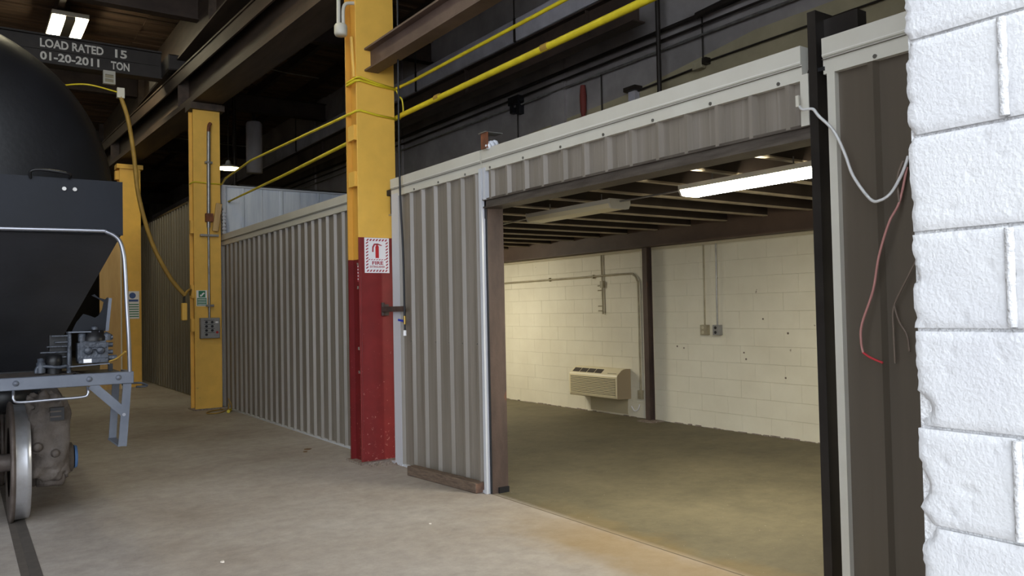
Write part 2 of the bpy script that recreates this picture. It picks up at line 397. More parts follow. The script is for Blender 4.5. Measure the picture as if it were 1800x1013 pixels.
MB().box(BX-.004, BX+.01, 3.3, 12.6, BH*11+.002, 2.44).build('top_course', m_cream, wb)
MB().box(BX-.004, BX+.01, .8, 3.3, 0, 2.44).build('plain_wall_area', m_cream, wb)
MB().box(BX-.004, BX+.01, 12.6, 14.1, 0, 2.44).build('plain_wall_area', m_cream, wb)
# rough broken foot of the wall
b = MB(); y = 3.4
while y < 12:
    l = random.uniform(.05, .16); b.box(BX-.006-random.random()*.02, BX, y, y+l, 0, random.uniform(.003, .018)); y += l*random.uniform(.8, 1.9)
o = b.build('crumbled_mortar', m_debris, wb); o['kind'] = 'stuff'
# pilasters on the upper wall
for y in (9.9, 15.6, 20.8, 26.0): MB().box(BX-.05, BX, y, y+.35, 2.9, 7.3).build('pilaster', m_upgrey, wb)

# room side walls
o = MB().box(3.87, BX, 13.9, 14.1, 0, 2.9).build('wall_room_end', m_cream); struct('', o=o)
# room ceiling deck, joists, spandrel beam
rc = struct('ceiling_room', (6, 6, 2.9))
MB().box(3.82, BX, .85, 14.1, 2.86, 2.92).build('deck', m_deck, rc)
y = 1.17
for k in range(21):
    yy = 1.15+.603*k
    # C section joist running into the room
    b = MB(); b.box(3.84, 7.95, yy-.004, yy+.004, 2.66, 2.86); b.box(3.84, 7.95, yy+.05, yy+.055, 2.66, 2.68)
    j = b.build('joist', m_joist, rc)
    MB().box(3.84, 7.95, yy-.004, yy+.055, 2.645, 2.66).build('joist_flange', m_flange, j)
sb = MB(); sb.box(7.88, 7.9, .85, 14, 2.43, 2.84); sb.box(7.80, 8.0, .85, 14, 2.43, 2.448); sb.box(7.80, 8.0, .85, 14, 2.822, 2.84)
tag(sb.build('steel_beam', mat('brown_spandrel_paint', (98, 79, 66), .6, 0, (80, 63, 53), 1.5)), 'brown steel beam along the top of the cream block wall', 'beam')
tp = MB().box(7.995, BX, 3, 13.8, 2.395, 2.43).build('trim_4', m_cream_d); struct('', o=tp)

# ------------------------------------------------------------------ near white block wall
NX = 1.6; CP = .197; YE = .868
wn = struct('wall_right', (NX, 0, 0))
MB().box(NX+.012, NX+.36, -2.3, YE-.006, 0, 3.6).build('mortar_backing', m_mortar, wn)
chips = [(1.379, .045, .055), (1.229, .03, .05), (1.138, .035, .05), (1.66, .01, .03), (.93, .03, .05), (.7, .03, .05), (2.13, .012, .03), (1.94, .01, .03)]
def near_block(y0, y1, z0, z1, seedv, edge):
    nu = max(6, int((y1-y0)/.0095)); nv = 19
    g = .0035
    def fn(a, b_):
        y = y0+g+(y1-y0-2*g)*a; z = z0+g+(z1-z0-2*g)*b_
        n = noise.noise(Vector((y*10, z*10, seedv)))*.0014+noise.noise(Vector((y*45, z*70, seedv)))*.0005
        pit = noise.noise(Vector((y*70, z*130, seedv+9)))
        x = NX+n+(.0030*max(0, pit-.42)/.2 if pit > .42 else 0)
        m_ = min(a*(y1-y0), (1-a)*(y1-y0), b_*(z1-z0), (1-b_)*(z1-z0))
        if m_ < .007: x += .004*(1-m_/.007)
        if edge:
            e = YE-y
            if e < .05:
                w = 1-e/.05
                ero = max(0, noise.noise(Vector((z*28, 3.3, seedv)))*.5+noise.noise(Vector((z*75, 1.3, 0)))*.35+.12)
                y -= w*w*ero*.014; x += w*w*ero*.018
            for cz, wd, hh in chips:
                d = sqrt((e/wd)**2+((z-cz)/(hh*.7))**2)
                if d < 1:
                    q = (1-d); x += .028*q*(1+.6*noise.noise(Vector((y*120, z*120, 2)))); y -= .012*q*max(0, 1-e/.03)
        return (x, y, z)
    mb = MB(); mb.grid(fn, nu, nv)
    # returns to the backing on the visible end and underneath
    if edge:
        mb.grid(lambda a, b_: (lambda p: (p[0]+a*(.34-(p[0]-NX)), p[1]-a*.004, p[2]))(fn(1, b_)), 3, nv)
    mb.grid(lambda a, b_: (lambda p: (p[0]+a*.014, p[1], p[2]))(fn(b_, 0)), 1, nu)
    mb.grid(lambda a, b_: (lambda p: (p[0]+a*.014, p[1], p[2]))(fn(b_, 1)), 1, nu)
    mb.grid(lambda a, b_: (lambda p: (p[0]+a*.014, p[1], p[2]))(fn(0, b_)), 1, nv)
    return mb.build('block', m_white, wn)
for i in range(18):
    z0 = -.034+CP*i; z1 = z0+CP; ys = YE; first = True
    while ys > -2.2:
        l = .19 if (first and i % 2 == 0) else .39
        if ys-l < .2 or z1 < .9 or z1 > 2.6:
            yb = max(ys-l, -2.3)
        near_block(ys-l, ys, max(z0, 0), z1, i*3.1+ys, first); ys -= l; first = False
# raised mortar beads in the vertical joints, ragged
for i in range(0, 18, 2):
    z0 = max(-.034+CP*i, 0); z1 = -.034+CP*(i+1)
    pts = []; rr = []
    for k in range(15):
        z = z0+.006+(z1-z0-.012)*k/14; pts.append((NX-.001, YE-.19+.0015*noise.noise(Vector((z*30, 0, 5))), z)); rr.append(.0090+.002*noise.noise(Vector((z*45, 7, i))))
    MB().tube(pts, rr, 8).build('mortar_bead', m_mortar, wn)

# ------------------------------------------------------------------ sheet metal partition
RP = .25
def sheet(y0, y1, z0, z1, mat_, parent, x=PX, ph=5.70, name='panel', swage=True):
    """ribbed sheet facing -X, ribs at ph + k*RP"""
    pts = [(x, y0)]
    k0 = math.ceil((y0-ph)/RP)
    yy = ph+k0*RP
    while yy < y1-.03:
        c = yy
        if c-.035 > y0:
            pts += [(x, c-.030), (x-.032, c-.013), (x-.032, c+.013), (x, c+.030)]
            # two faint stiffening swages between the major ribs
            for q in ((.083, .167) if swage else ()):
                if c+q+.012 < y1: pts += [(x, c+q-.010), (x-.0012, c+q-.004), (x-.0012, c+q+.004), (x, c+q+.010)]
        yy += RP
    pts.append((x, y1)); pts = sorted(pts, key=lambda p: p[1])
    n = len(pts); mb = MB()
    vs = [(p[0], p[1], z) for z in (z0, z1) for p in pts]+[(p[0]+.002, p[1], z) for z in (z0, z1) for p in pts]
    fs = [(i, i+1, n+i+1, n+i) for i in range(n-1)]+[(2*n+i, 3*n+i, 3*n+i+1, 2*n+i+1) for i in range(n-1)]
    mb.add(vs, fs); return mb.build(name, mat_, parent, normals=False)
def sheets(y0, y1, z0, z1, mat_, parent, ph=5.70):
    cuts = [y0]; c = ph+.125
    while c > y0+RP: c -= RP*4
    while c < y1-.3:
        c += RP*4
        if y0+RP < c < y1-.2: cuts.append(c)
    cuts.append(y1)
    for a, b_ in zip(cuts[:-1], cuts[1:]):
        sheet(a, b_, z0, z1, mat_, parent, ph=ph)
def header_trim(name, y0, y1, z0=2.81, z1=3.0, m=m_trim):
    prof = [(PX-.035, z0), (PX-.035, z0+.085), (PX-.045, z0+.092), (PX-.045, z1), (PX+.08, z1), (PX+.08, z1-.004), (PX-.0, z0+.02), (PX-.0, z0)]
    t = MB().prism(prof, 'y', y0, y1).build(name, m); struct('', o=t)
    MB().box(PX-.0455, PX-.034, y0, y1, z0+.076, z0+.0785).build('seam_line', m_seam, t)
    MB().box(PX-.0475, PX-.044, y0, y1, z0+.098, z0+.103).build('ridge_highlight', m_trimhi, t)  # ridge strip carrying a painted highlight
    return t
# section beside the opening
w1 = struct('wall_partition', (PX, 6.6, 0))
sheets(5.87, 7.62, .02, 2.86, m_panel, w1)
MB().box(PX-.036, PX+.02, 7.44, 7.60, 0, 2.84).build('edge_trim', m_trimgrey, w1)
MB().box(PX-.042, PX+.02, 5.83, 5.87, 0, 2.84).build('edge_trim', m_trimgrey, w1)
MB().box(PX-.03, PX+.03, 5.87, 7.7, 0, .022).build('base_trim', m_trimgrey, w1)
# section between the yellow columns
w2 = struct('wall_partition', (PX, 11, 0))
sheets(8.15, 14.3, .02, 2.86, m_panel, w2)
MB().box(PX-.04, PX+.02, 14.22, 14.3, 0, 2.84).build('edge_trim', m_trimgrey, w2)
MB().box(PX-.035, PX+.03, 8.15, 14.3, 0, .02).build('base_trim', m_trimgrey, w2)
# section above the opening
w3 = struct('wall_partition', (PX, 4, 2.56))
sheets(2.62, 5.80, 2.56, 2.86, m_panel, w3)
MB().box(PX-.042, PX+.02, 5.765, 5.80, 2.56, 2.84).build('edge_trim', m_trimgrey, w3)
MB().box(PX-.04, PX+.02, 2.56, 2.61, 2.56, 2.84).build('edge_trim', m_trim, w3)
# right-hand dark section
w4 = struct('wall_partition', (PX, 1.7, 0))
sheet(.8, 1.96, .0, 2.86, m_paneld, w4, ph=2.46-.25*8, swage=False); sheet(1.96, 2.45, .0, 2.86, m_paneld, w4, ph=2.21, swage=False)
MB().box(PX-.036, PX+.02, 2.405, 2.45, 0, 2.84).build('edge_trim', m_trim, w4)
# tall far booth
w5 = struct('wall_partition', (PX, 19, 0))
ys = 14.35
while ys < 24: sheet(ys, min(ys+1.0, 24.4), .02, 3.86, m_panelf, w5, ph=14.45); ys += 1.0
MB().box(PX-.03, PX+.04, 14.3, 24.4, 3.86, 3.90).build('cap_trim', m_darkpost, w5)
w6 = struct('wall_booth', (5, 14.3, 2.9))
for k in range(6):
    x0 = PX+.02+.7*k
    prof = [(x0, 14.32), (x0+.3, 14.32), (x0+.32, 14.30), (x0+.36, 14.30), (x0+.38, 14.32), (x0+.695, 14.32), (x0+.695, 14.33), (x0, 14.33)]
    MB().prism(prof, 'z', 2.9, 3.86).build('panel', m_booth, w6)
MB().box(PX-.03, PX+.05, 14.24, 14.34, 2.95, 3.88).build('corner_trim', m_trimgrey, w6)
MB().box(PX-.02, 8.0, 14.28, 14.34, 3.86, 3.89).build('cap_trim', m_trimgrey, w6)
MB().box(PX+.3, 8.0, 14.27, 14.33, 3.89, 3.915).build('cap_trim', m_darkpost, w6)
t1 = header_trim('trim_1', 2.60, 5.815); t2 = header_trim('trim_2', 5.835, 7.60); t3 = header_trim('trim_3', 8.10, 14.42)
t5 = header_trim('trim_5', .8, 2.47)
for t, a, b_ in ((t1, 2.75, 5.7), (t2, 6.1, 7.5), (t5, 1.2, 2.3)):
    y = a
    while y < b_:
        MB().cyl((PX-.041, y, 2.828), (PX-.034, y, 2.828), .011, 8).build('screw', m_screw, t); y += .49
for w, ya, yb in ((w1, 5.95, 7.4),):
    for k in range(6): MB().cyl((PX-.038, 5.95+.25*k, 1.3), (PX-.028, 5.95+.25*k, 1.3), .006, 6).build('screw', m_screw, w)

# ------------------------------------------------------------------ opening frame
d1 = struct('door_1', (PX, 4.2, 0))
jb = MB(); jb.box(PX, PX+.165, 5.80, 5.81, 0, 2.56); jb.box(PX, PX+.012, 5.81, 5.95, 0, 2.56); jb.box(PX+.153, PX+.165, 5.81, 5.95, 0, 2.56)
jb.build('jamb', m_rust, d1, 'rusty brown steel door jamb')
MB().box(PX-.006, PX+.0, 5.80, 5.828, 0, 2.5).build('jamb_edge', m_black, d1)
MB().box(PX+.06, PX+.165, 5.785, 5.80, .0, .05).build('base_shoe', m_black, d1)
MB().box(PX-.012, PX+.0, 5.80, 5.83, 2.4, 2.56).build('jamb_edge', m_black, d1)
lb = MB(); lb.box(PX-.03, PX+.15, 2.5, 5.84, 2.555, 2.572); lb.box(PX-.03, PX+.15, 2.5, 5.82, 2.488, 2.503); lb.box(PX-.012, PX+.01, 2.5, 5.82, 2.503, 2.555)
lb.build('lintel', m_lintel, d1)
dp = MB(); dp.box(PX-.055, PX+.10, 2.495, 2.545, 0, 3.16); dp.build('jamb', m_darkpost, d1, 'dark steel post on the right of the opening')
MB().box(PX+.02, PX+.10, 2.30, 2.495, 2.98, 3.12).build('bracket', m_darkpost, d1)
MB().box(PX-.045, PX-.03, 2.46, 2.495, 2.83, 2.85).build('clip', m_black, d1)

# ------------------------------------------------------------------ columns
def column(x0, x1, y, ztop, dep, front, side, label, base=True):
    t = thing('steel_column', ((x0+x1)/2, y+dep/2, 0), label, 'column', None)
    MB().box(x0, x1, y, y+.022, 0, ztop).build('flange', front, t, bevel=.003)
    MB().box(x0-.015, x1, y+dep-.022, y+dep, 0, ztop).build('flange', side, t)
    MB().box(x0+.04, x0+.055, y+.022, y+dep-.022, 0, ztop).build('web', side, t)
    MB().box(x1-.055, x1-.04, y+.022, y+dep-.022, 0, ztop).build('web', side, t)
    return t
c1 = column(3.485, 3.93, 7.83, 7.2, .26, m_colpaint, m_colpaint2, 'nearest column, painted yellow above dark red, with fire extinguisher sign')
for z in (.95, 1.2, 1.85, 2.1): MB().box(3.49, 3.52, 7.86, 7.90, z, z+.03).build('bolt', m_debris, c1)
for z in (2.95, 3.45): MB().box(3.465, 3.50, 7.875, 8.03, z, z+.16).build('batten_plate', m_yellow, c1)
for x in (3.505, 3.91): MB().tube([(x, 7.828, .02), (x, 7.828, 2.38)], .004, 6).build('weld_bead', m_colpaint, c1)
MB().box(3.44, 3.96, 7.76, 8.14, 0, .02).build('base_plate', m_debris, c1)
MB().tube([(3.45, 7.86, 4.55), (3.465, 7.86, 4.3), (3.475, 7.86, 4.12)], .02, 6).build('strap', m_yellow, c1)
# crumbled grout at the foot of the red column
b = MB()
for k in range(70):
    a = random.random()
    x = random.uniform(3.44, 4.0); y = random.uniform(7.60, 7.82) if x < 3.7 else random.uniform(7.5, 7.82); r = random.uniform(.006, .022)
    b.add([(x-r, y-r, 0), (x+r*.8, y-r*.7, 0), (x+r, y+r, 0), (x-r*.9, y+r*.8, 0), (x+r*.1, y, r*1.1)], [(0, 1, 4), (1, 2, 4), (2, 3, 4), (3, 0, 4)])
o = b.build('rubble', m_debris); tag(o, 'crumbs of broken grout at the foot of the red column', 'rubble'); o['kind'] = 'stuff'
c2 = column(3.27, 3.715, 14.1, 5.23, .26, m_yellow, m_yellow, 'yellow column with green sign and grey push-button panel')
MB().box(3.23, 3.78, 14.05, 14.45, 0, .02).build('base_plate', m_debris, c2)
MB().box(3.22, 3.78, 14.02, 14.42, 5.12, 5.23).build('cap_plate', m_girder, c2)
for z in (1.33, 1.9, 3.0): MB().box(3.22, 3.27, 14.12, 14.2, z, z+.22).build('side_tab', m_yellow, c2)
c3 = column(3.01, 3.45, 19.9, 5.10, .26, m_yellow, m_yellow, 'farthest yellow column, behind the black railcar')
MB().box(2.95, 3.5, 19.85, 20.2, 5.0, 5.1).build('cap_plate', m_yellow, c3)
MB().box(2.93, 3.01, 19.95, 20.1, 4.75, 4.95).build('side_tab', m_yellow, c3)

# runway girder over the columns
def RX(y): return 3.49-.0385*(y-14.1)
g = thing('runway_girder', (3.49, 14, 5.24), 'long brown crane runway girder resting on the yellow columns', 'girder')
def rb(xa, xb, za, zb, name, m=m_girder, y0=8.2, y1=38):
    mb = MB(); vs = []
    for y in (y0, y1):
        c = RX(y); vs += [(c+xa, y, za), (c+xb, y, za), (c+xb, y, zb), (c+xa, y, zb)]
    mb.add(vs, [(0, 1, 2, 3), (7, 6, 5, 4), (0, 4, 5, 1), (1, 5, 6, 2), (2, 6, 7, 3), (3, 7, 4, 0)]); mb.build(name, m, g)
rb(-.22, .24, 5.24, 5.27, 'bottom_flange'); rb(-.01, .02, 5.27, 6.0, 'web'); rb(-.22, .24, 6.0, 6.03, 'top_flange')
rb(-.20, -.17, 5.78, 6.0, 'stiffening_channel'); rb(-.03, .05, 6.03, 6.13, 'crane_rail', m_pipe); rb(-.24, -.215, 5.24, 5.34, 'edge_angle')
y = 9
while y < 36:
    c = RX(y); MB().box(c-.2, c-.01, y, y+.015, 5.27, 6.0).build('stiffener', m_girder, g); y += 6.1
g2 = thing('roof_girder', (3.5, 20, 6.4), 'deep brown roof girder above the crane runway', 'girder')
MB().box(3.42, 3.46, .9, 43, 6.35, 7.16).build('web', m_girder, g2)
MB().box(3.3, 3.6, .9, 43, 6.32, 6.35).build('bottom_flange', m_girder, g2)
y = 7
while y < 40: MB().box(3.3, 3.42, y, y+.02, 6.35, 7.16).build('stiffener', m_girder, g2); y += 6.1

# ------------------------------------------------------------------ overhead crane bridge
cr = thing('crane_bridge', (-2.5, 16.2, 6.09), 'dark overhead crane bridge with white load rating lettering', 'crane')
MB().box(-8.5, 3.15, 16.0, 16.03, 6.1, 6.58).build('web_plate', m_crane, cr)
MB().box(-8.5, 3.15, 15.93, 16.2, 6.57, 6.6).build('top_flange', m_crane, cr)
MB().box(-8.5, 3.15, 15.93, 16.2, 6.08, 6.11).build('bottom_flange', m_crane, cr)
MB().box(-8.5, 3.1, 15.975, 16.0, 6.33, 6.36).build('middle_rib', m_crane, cr)
MB().box(3.15, 3.55, 15.4, 17.2, 6.13, 6.42).build('end_truck', m_crane, cr, bevel=.02)
MB().cyl((3.2, 15.7, 6.22), (3.5, 15.7, 6.22), .1).build('wheel', m_pipe, cr)
text('LOAD RATED', 1.17, 2.17, 6.375, 6.53, 15.996, m_letter, cr)
text('15', 2.36, 2.56, 6.375, 6.53, 15.996, m_letter, cr)
text('01-20-2011', 1.17, 2.10, 6.15, 6.30, 15.996, m_letter, cr)
text('TON', 2.29, 2.60, 6.15, 6.30, 15.996, m_letter, cr)
# trolley limit box under bridge
hb = thing('limit_switch_box', (2.25, 15.95, 5.85), 'small cream switch box hanging under the crane bridge', 'switch box')
fr = MB(); fr.box(2.15, 2.35, 15.9, 15.98, 6.02, 6.05); fr.box(2.15, 2.35, 15.9, 15.98, 5.85, 5.88); fr.box(2.15, 2.18, 15.9, 15.98, 5.88, 6.02); fr.box(2.32, 2.35, 15.9, 15.98, 5.88, 6.02); fr.box(2.15, 2.35, 15.9, 15.98, 6.05, 6.09)
fr.build('frame', m_fixt, hb); MB().box(2.18, 2.32, 15.93, 15.97, 5.88, 6.02).build('window', m_conduitp, hb)
MB().box(2.18, 2.32, 15.91, 15.93, 5.94, 5.96).build('divider', m_fixt, hb)
# crane pendant cable and control
cc = thing('pendant_control', (2.87, 13, 1.5), 'yellow crane pendant control hanging on a dull yellow cable', 'control')
pts = [(1.0, 13.4, 5.02), (1.23, 13.2, 5.01), (1.55, 13, 5.02), (1.97, 13, 4.96)]
MB().tube(smooth_path(pts), .012, 6).build('festoon_cable', m_hose, cc)
MB().box(1.94, 2.04, 12.97, 13.05, 4.88, 5.03).build('clamp', m_fixt, cc)
MB().tube(smooth_path([(1.99, 13, 4.9), (2.088, 13, 4.571), (2.162, 13, 4.062), (2.221, 13, 3.464), (2.336, 13, 2.952), (2.469, 13, 2.567), (2.67, 13, 2.178), (2.874, 13, 1.914)]), .032, 8).build('cable', m_cable, cc)
MB().tube(smooth_path([(2.874, 13, 1.914), (2.92, 13.05, 1.98), (3.05, 13.4, 2.02), (3.2, 14.1, 1.96)]), .02, 6).build('cable', m_cable, cc)
MB().box(2.82, 2.90, 12.96, 13.04, 1.53, 1.80).build('handle', m_yellow, cc, bevel=.01)
MB().cyl((2.86, 13, 1.80), (2.865, 13, 1.91), .014, 8).build('neck', m_black, cc)

# lamps of the hall
def twin_lamp(x, y, label):
    lt = thing('twin_lamp', (x, y, 7.0), label, 'lamp', 'twin fluorescent lamps under the hall roof')
    MB().box(x-.30, x+.29, y-.65, y+.65, 7.02, 7.10).build('housing', m_fixt, lt)
    for q in (x-.28, x+.08): MB().box(q, q+.19, y-.6, y+.6, 6.99, 7.02).build('tube_panel', m_litup, lt)
    MB().box(x-.085, x+.075, y-.62, y+.62, 6.965, 7.02).build('dark_gap_strip', m_seam, lt)  # dark strip added so the gap between the lit panels reads dark
    for q in (y-.4, y+.4): MB().cyl((x, q, 7.1), (x, q, 7.36), .01, 6).build('hanger', m_pipe, lt)
twin_lamp(1.66, 16.7, 'bright twin fluorescent lamp above the crane bridge')
twin_lamp(1.0, 8.9, 'twin fluorescent lamp over the front of the black railcar')
twin_lamp(-4.5, 16.7, 'added unseen twin fluorescent lamp on the far side of the railcar')  # out of view, added to brighten the hall
twin_lamp(-1.6, 25.5, 'added unseen twin fluorescent lamp beyond the railcar, deep in the hall')  # also out of view, added to light the deep end of the hall
ls = thing('shaded_lamp', (4.92, 18, 4.84), 'yellow lit shaded lamp hanging behind the second yellow column', 'lamp')
MB().lathe((4.92, 18, 4.86), (0, 0, 1), [(0, .26), (.03, .25), (.06, .18), (.09, .07), (.16, .05), (.2, .0)], 24).build('shade', m_fixt, ls)
MB().lathe((4.92, 18, 4.86), (0, 0, -1), [(0, .25), (.015, .22), (.022, .0)], 24).build('lens', m_litshade, ls)
MB().cyl((4.92, 18, 5.05), (4.92, 18, 7.37), .01, 6).build('rod', m_pipe, ls)

# ------------------------------------------------------------------ upper beams and pipes, right side
b = MB(); ibeam(b, (3.66, .85, 4.19), (3.66, 7.83, 4.19), .25, .16, .02, .014)
tag(b.build('steel_beam', m_beam), 'short brown steel beam ending on the nearest yellow column', 'beam')
fb = thing('steel_beam', (7.2, 20, 5.28), 'dark brown beam with a cut end, high below the roof', 'beam')
MB().box(7.19, 7.22, 7.36, 40, 5.3, 5.72).build('web', m_beamd, fb)
MB().box(7.1, 7.32, 7.36, 40, 5.28, 5.3).build('bottom_flange', m_beamd, fb)
MB().box(7.1, 7.32, 7.36, 40, 5.72, 5.74).build('top_flange', m_beamd, fb)
for y in (8.3, 11.5, 14.8, 18.1): MB().box(7.12, 7.19, y, y+.02, 5.3, 5.72).build('stiffener', m_beamd, fb)
dt = MB().box(7.42, 7.8, 2, 40, 5.95, 6.32).build('air_duct', m_duct, bevel=.01); tag(dt, 'grey rectangular duct running under the roof above the dark beam', 'duct')
for i, y in enumerate((7.0, 10.4, 13.8, 17.2, 20.6)):
    MB().box(7.40, 7.43, y, y+.04, 5.94, 6.33).build('duct_strap', m_pipe, dt)
    MB().cyl((7.41, y+.02, 6.32), (7.41, y+.02, 7.36), .012, 6).build('hanger_rod', m_pipe, dt)
def pipe(name, pts, r, m, label, cat='pipe', seg=8):
    return tag(MB().tube(pts, r, seg).build(name, m), label, cat)
pipe('wall_pipe', [(7.96, 2, 5.40), (7.96, 30, 5.40)], .030, m_pipe, 'uppermost of the horizontal pipes high on the grey back wall')
pipe('wall_pipe', [(7.97, 2, 5.27), (7.97, 30, 5.27)], .018, m_pipe, 'thin dark middle pipe high on the grey back wall')
pipe('wall_pipe', [(7.98, 5.0, 5.14), (7.98, 30, 5.14)], .018, m_conduit, 'lowest thin pipe of the bundle on the grey back wall')
pipe('wall_pipe', [(7.9, 3, 5.62), (7.9, 7.0, 5.38)], .045, m_pipe, 'thick dark sloping pipe high at the right of the back wall')
tag(MB().tube([(7.75, 7.55, 2.92), (7.75, 7.55, 7.16)], .032, 10).build('vertical_pipe', m_pipe), 'dark vertical pipe in front of the grey back wall above the opening', 'pipe')
for y, lb_ in ((11.2, 'dark conduit drop left of the red fitting'), (9.0, 'thin conduit drop right of the red fitting')):
    tag(MB().tube([(8.0, y, 4.5), (8.0, y, 5.14)], .012, 6).build('conduit_drop', m_pipe), lb_, 'conduit')
cj = thing('wall_conduit', (8.0, 6, 4.7), 'thin dark conduit with junction box above the white header', 'conduit')
MB().tube([(8.0, 8.25, 4.70), (8.0, 7.15, 4.74)], .014, 6).build('tube', m_pipe, cj)
MB().tube([(8.0, 6.98, 4.78), (8.0, 3.0, 4.80)], .012, 6).build('tube', m_pipe, cj)
MB().box(7.94, 8.03, 6.98, 7.14, 4.70, 4.80).build('junction_box', m_conduitp, cj, bevel=.006)
MB().box(7.94, 8.03, 6.90, 6.97, 4.74, 4.82).build('clamp', m_pipe, cj)
MB().tube([(8.0, 7.0, 4.8), (8.0, 7.0, 5.38)], .012, 6).build('drop', m_pipe, cj)
bk = thing('pipe_bracket', (7.95, 8.28, 4.6), 'dark pipe bracket at the left end of the thin wall conduit', 'bracket')
MB().box(7.88, 8.03, 8.16, 8.4, 4.70, 4.76).build('arm', m_pipe, bk); MB().box(7.94, 8.03, 8.22, 8.36, 4.5, 4.70).build('leg', m_duct, bk)
b2 = thing('pipe_bracket', (7.95, 11.1, 5.0), 'ragged dark clamp holding the pipe bundle left of the red fitting', 'bracket')
MB().box(7.9, 8.03, 11.05, 11.35, 5.16, 5.30).build('arm', m_black, b2); MB().box(7.93, 8.03, 11.05, 11.15, 4.98, 5.18).build('leg', m_black, b2); MB().box(7.93, 8.03, 11.25, 11.34, 5.03, 5.18).build('leg', m_black, b2)
rf = thing('wall_fitting', (7.98, 9.4, 4.5), 'faded red pipe fitting on the back wall above the header', 'fitting')
MB().tube([(7.97, 9.4, 4.58), (7.97, 9.4, 4.66), (7.97, 9.4, 4.9), (7.97, 9.4, 5.06)], [.03, .05, .055, .04], 10).build('body', m_redfit, rf)
MB().box(7.95, 8.03, 9.33, 9.47, 4.42, 4.58).build('foot', m_redfit, rf)
# distant hanging heater / exhaust drums above booth
dv = thing('hanging_duct', (6.2, 20.3, 5.2), 'dark round vertical duct hanging beyond the second yellow column', 'duct')
MB().lathe((6.2, 20.3, 5.22), (0, 0, 1), [(0, 0), (0, .2), (1.25, .2), (1.3, .17), (1.3, 0)], 20).build('drum', m_duct, dv)
MB().cyl((6.2, 20.3, 6.5), (6.2, 20.3, 7.2), .05, 8).build('neck', m_pipe, dv)
tag(MB().tube([(5.62, 20, 4.3), (5.62, 20, 7.2)], .045, 8).build('drain_pipe', m_pipe), 'dark vertical pipe just left of the round hanging duct', 'pipe')

for a, b, lb_ in (((5.28, 17.5, 7.12), (6.85, 17.5, 7.05), 'upper thin cable strung under the dark roof'), ((4.81, 24.0, 6.71), (8.03, 24.0, 6.66), 'lower thin cable strung under the dark roof')):
    tag(MB().tube([a, ((a[0]+b[0])/2, a[1], (a[2]+b[2])/2-.03), b], .012, 6).build('span_cable', m_conduit), lb_, 'cable')
# yellow hoses
def wrap(z, tilt, x0, x1, y0, y1, r):
    e = r*.9
    return [(x0-e, y1, z), (x0-e, y0-e, z), (x0+.03, y0-e, z+.012), ((x0+x1)/2, y0-e, z-tilt*.5), (x1+e, y0-e, z-tilt), (x1+e, y1, z-tilt)]
h1 = thing('yellow_hose', (3.9, 5, 4.03), 'thinner upper yellow hose tied round the columns', 'hose')
MB().tube([(3.92, .85, 4.035), (3.92, 4.8, 4.03), (3.93, 7.4, 4.03), (3.945, 7.81, 4.05)], .017, 8).build('hose_run', m_hose, h1)
MB().tube(wrap(4.07, .03, 3.485, 3.93, 7.83, 8.05, .016), .014, 6).build('hose_wrap', m_hose, h1)
MB().tube(wrap(4.10, .06, 3.485, 3.93, 7.815, 8.05, .016), .012, 6).build('hose_wrap', m_hose, h1)
MB().tube(smooth_path([(3.945, 7.81, 4.04), (3.97, 7.8, 3.97), (4.01, 7.8, 3.93), (4.02, 7.8, 3.8), (3.985, 7.8, 3.72), (3.94, 7.8, 3.72)]), .009, 6).build('hose_loop', m_hose, h1)
MB().tube(wrap(3.745, .03, 3.485, 3.93, 7.83, 8.05, .014), .013, 6).build('hose_wrap', m_hose, h1)
MB().tube([(3.47, 7.95, 3.745), (3.5, 9.5, 3.80), (3.5, 11.6, 3.85), (3.62, 13.4, 3.86), (3.73, 14.08, 3.86)], .016, 8).build('hose_run', m_hose, h1)
MB().tube(wrap(3.865, .0, 3.27, 3.715, 14.1, 14.3, .014), .013, 6).build('hose_wrap', m_hose, h1)
h2 = thing('yellow_hose', (3.95, 5, 3.73), 'thicker lower yellow hose running above the white header', 'hose')
MB().tube([(3.98, .85, 3.76), (3.97, 4, 3.755), (3.97, 7.72, 3.745), (3.97, 9, 3.71), (3.93, 11.5, 3.64), (3.9, 14.28, 3.60)], [.034, .031, .028, .024, .022, .014], 10).build('hose_run', m_hose, h2)
for y in (3.6, 5.1, 6.9): MB().tube([(3.972, y, 3.755), (3.972, y+.09, 3.755)], .035, 8).build('tape_band', m_cable, h2)

# conduit + box on the upper left of the nearest column
jb1 = thing('conduit_box', (3.33, 7.85, 4.5), 'pale conduit elbow and box at the top left of the nearest column', 'conduit')
MB().lathe((3.33, 7.86, 4.54), (0, 0, 1), [(0, 0), (0, .06), (.02, .07), (.10, .07), (.12, .06), (.12, 0)], 14).build('box', m_fixt, jb1)
MB().tube([(3.305, 7.86, 4.65), (3.315, 7.86, 5.4)], .022, 8).build('tube', m_fixt, jb1)
MB().tube(smooth_path([(3.36, 7.86, 4.65), (3.36, 7.86, 4.82), (3.40, 7.87, 4.90), (3.50, 7.88, 4.93)]), .02, 8).build('tube', m_fixt, jb1)

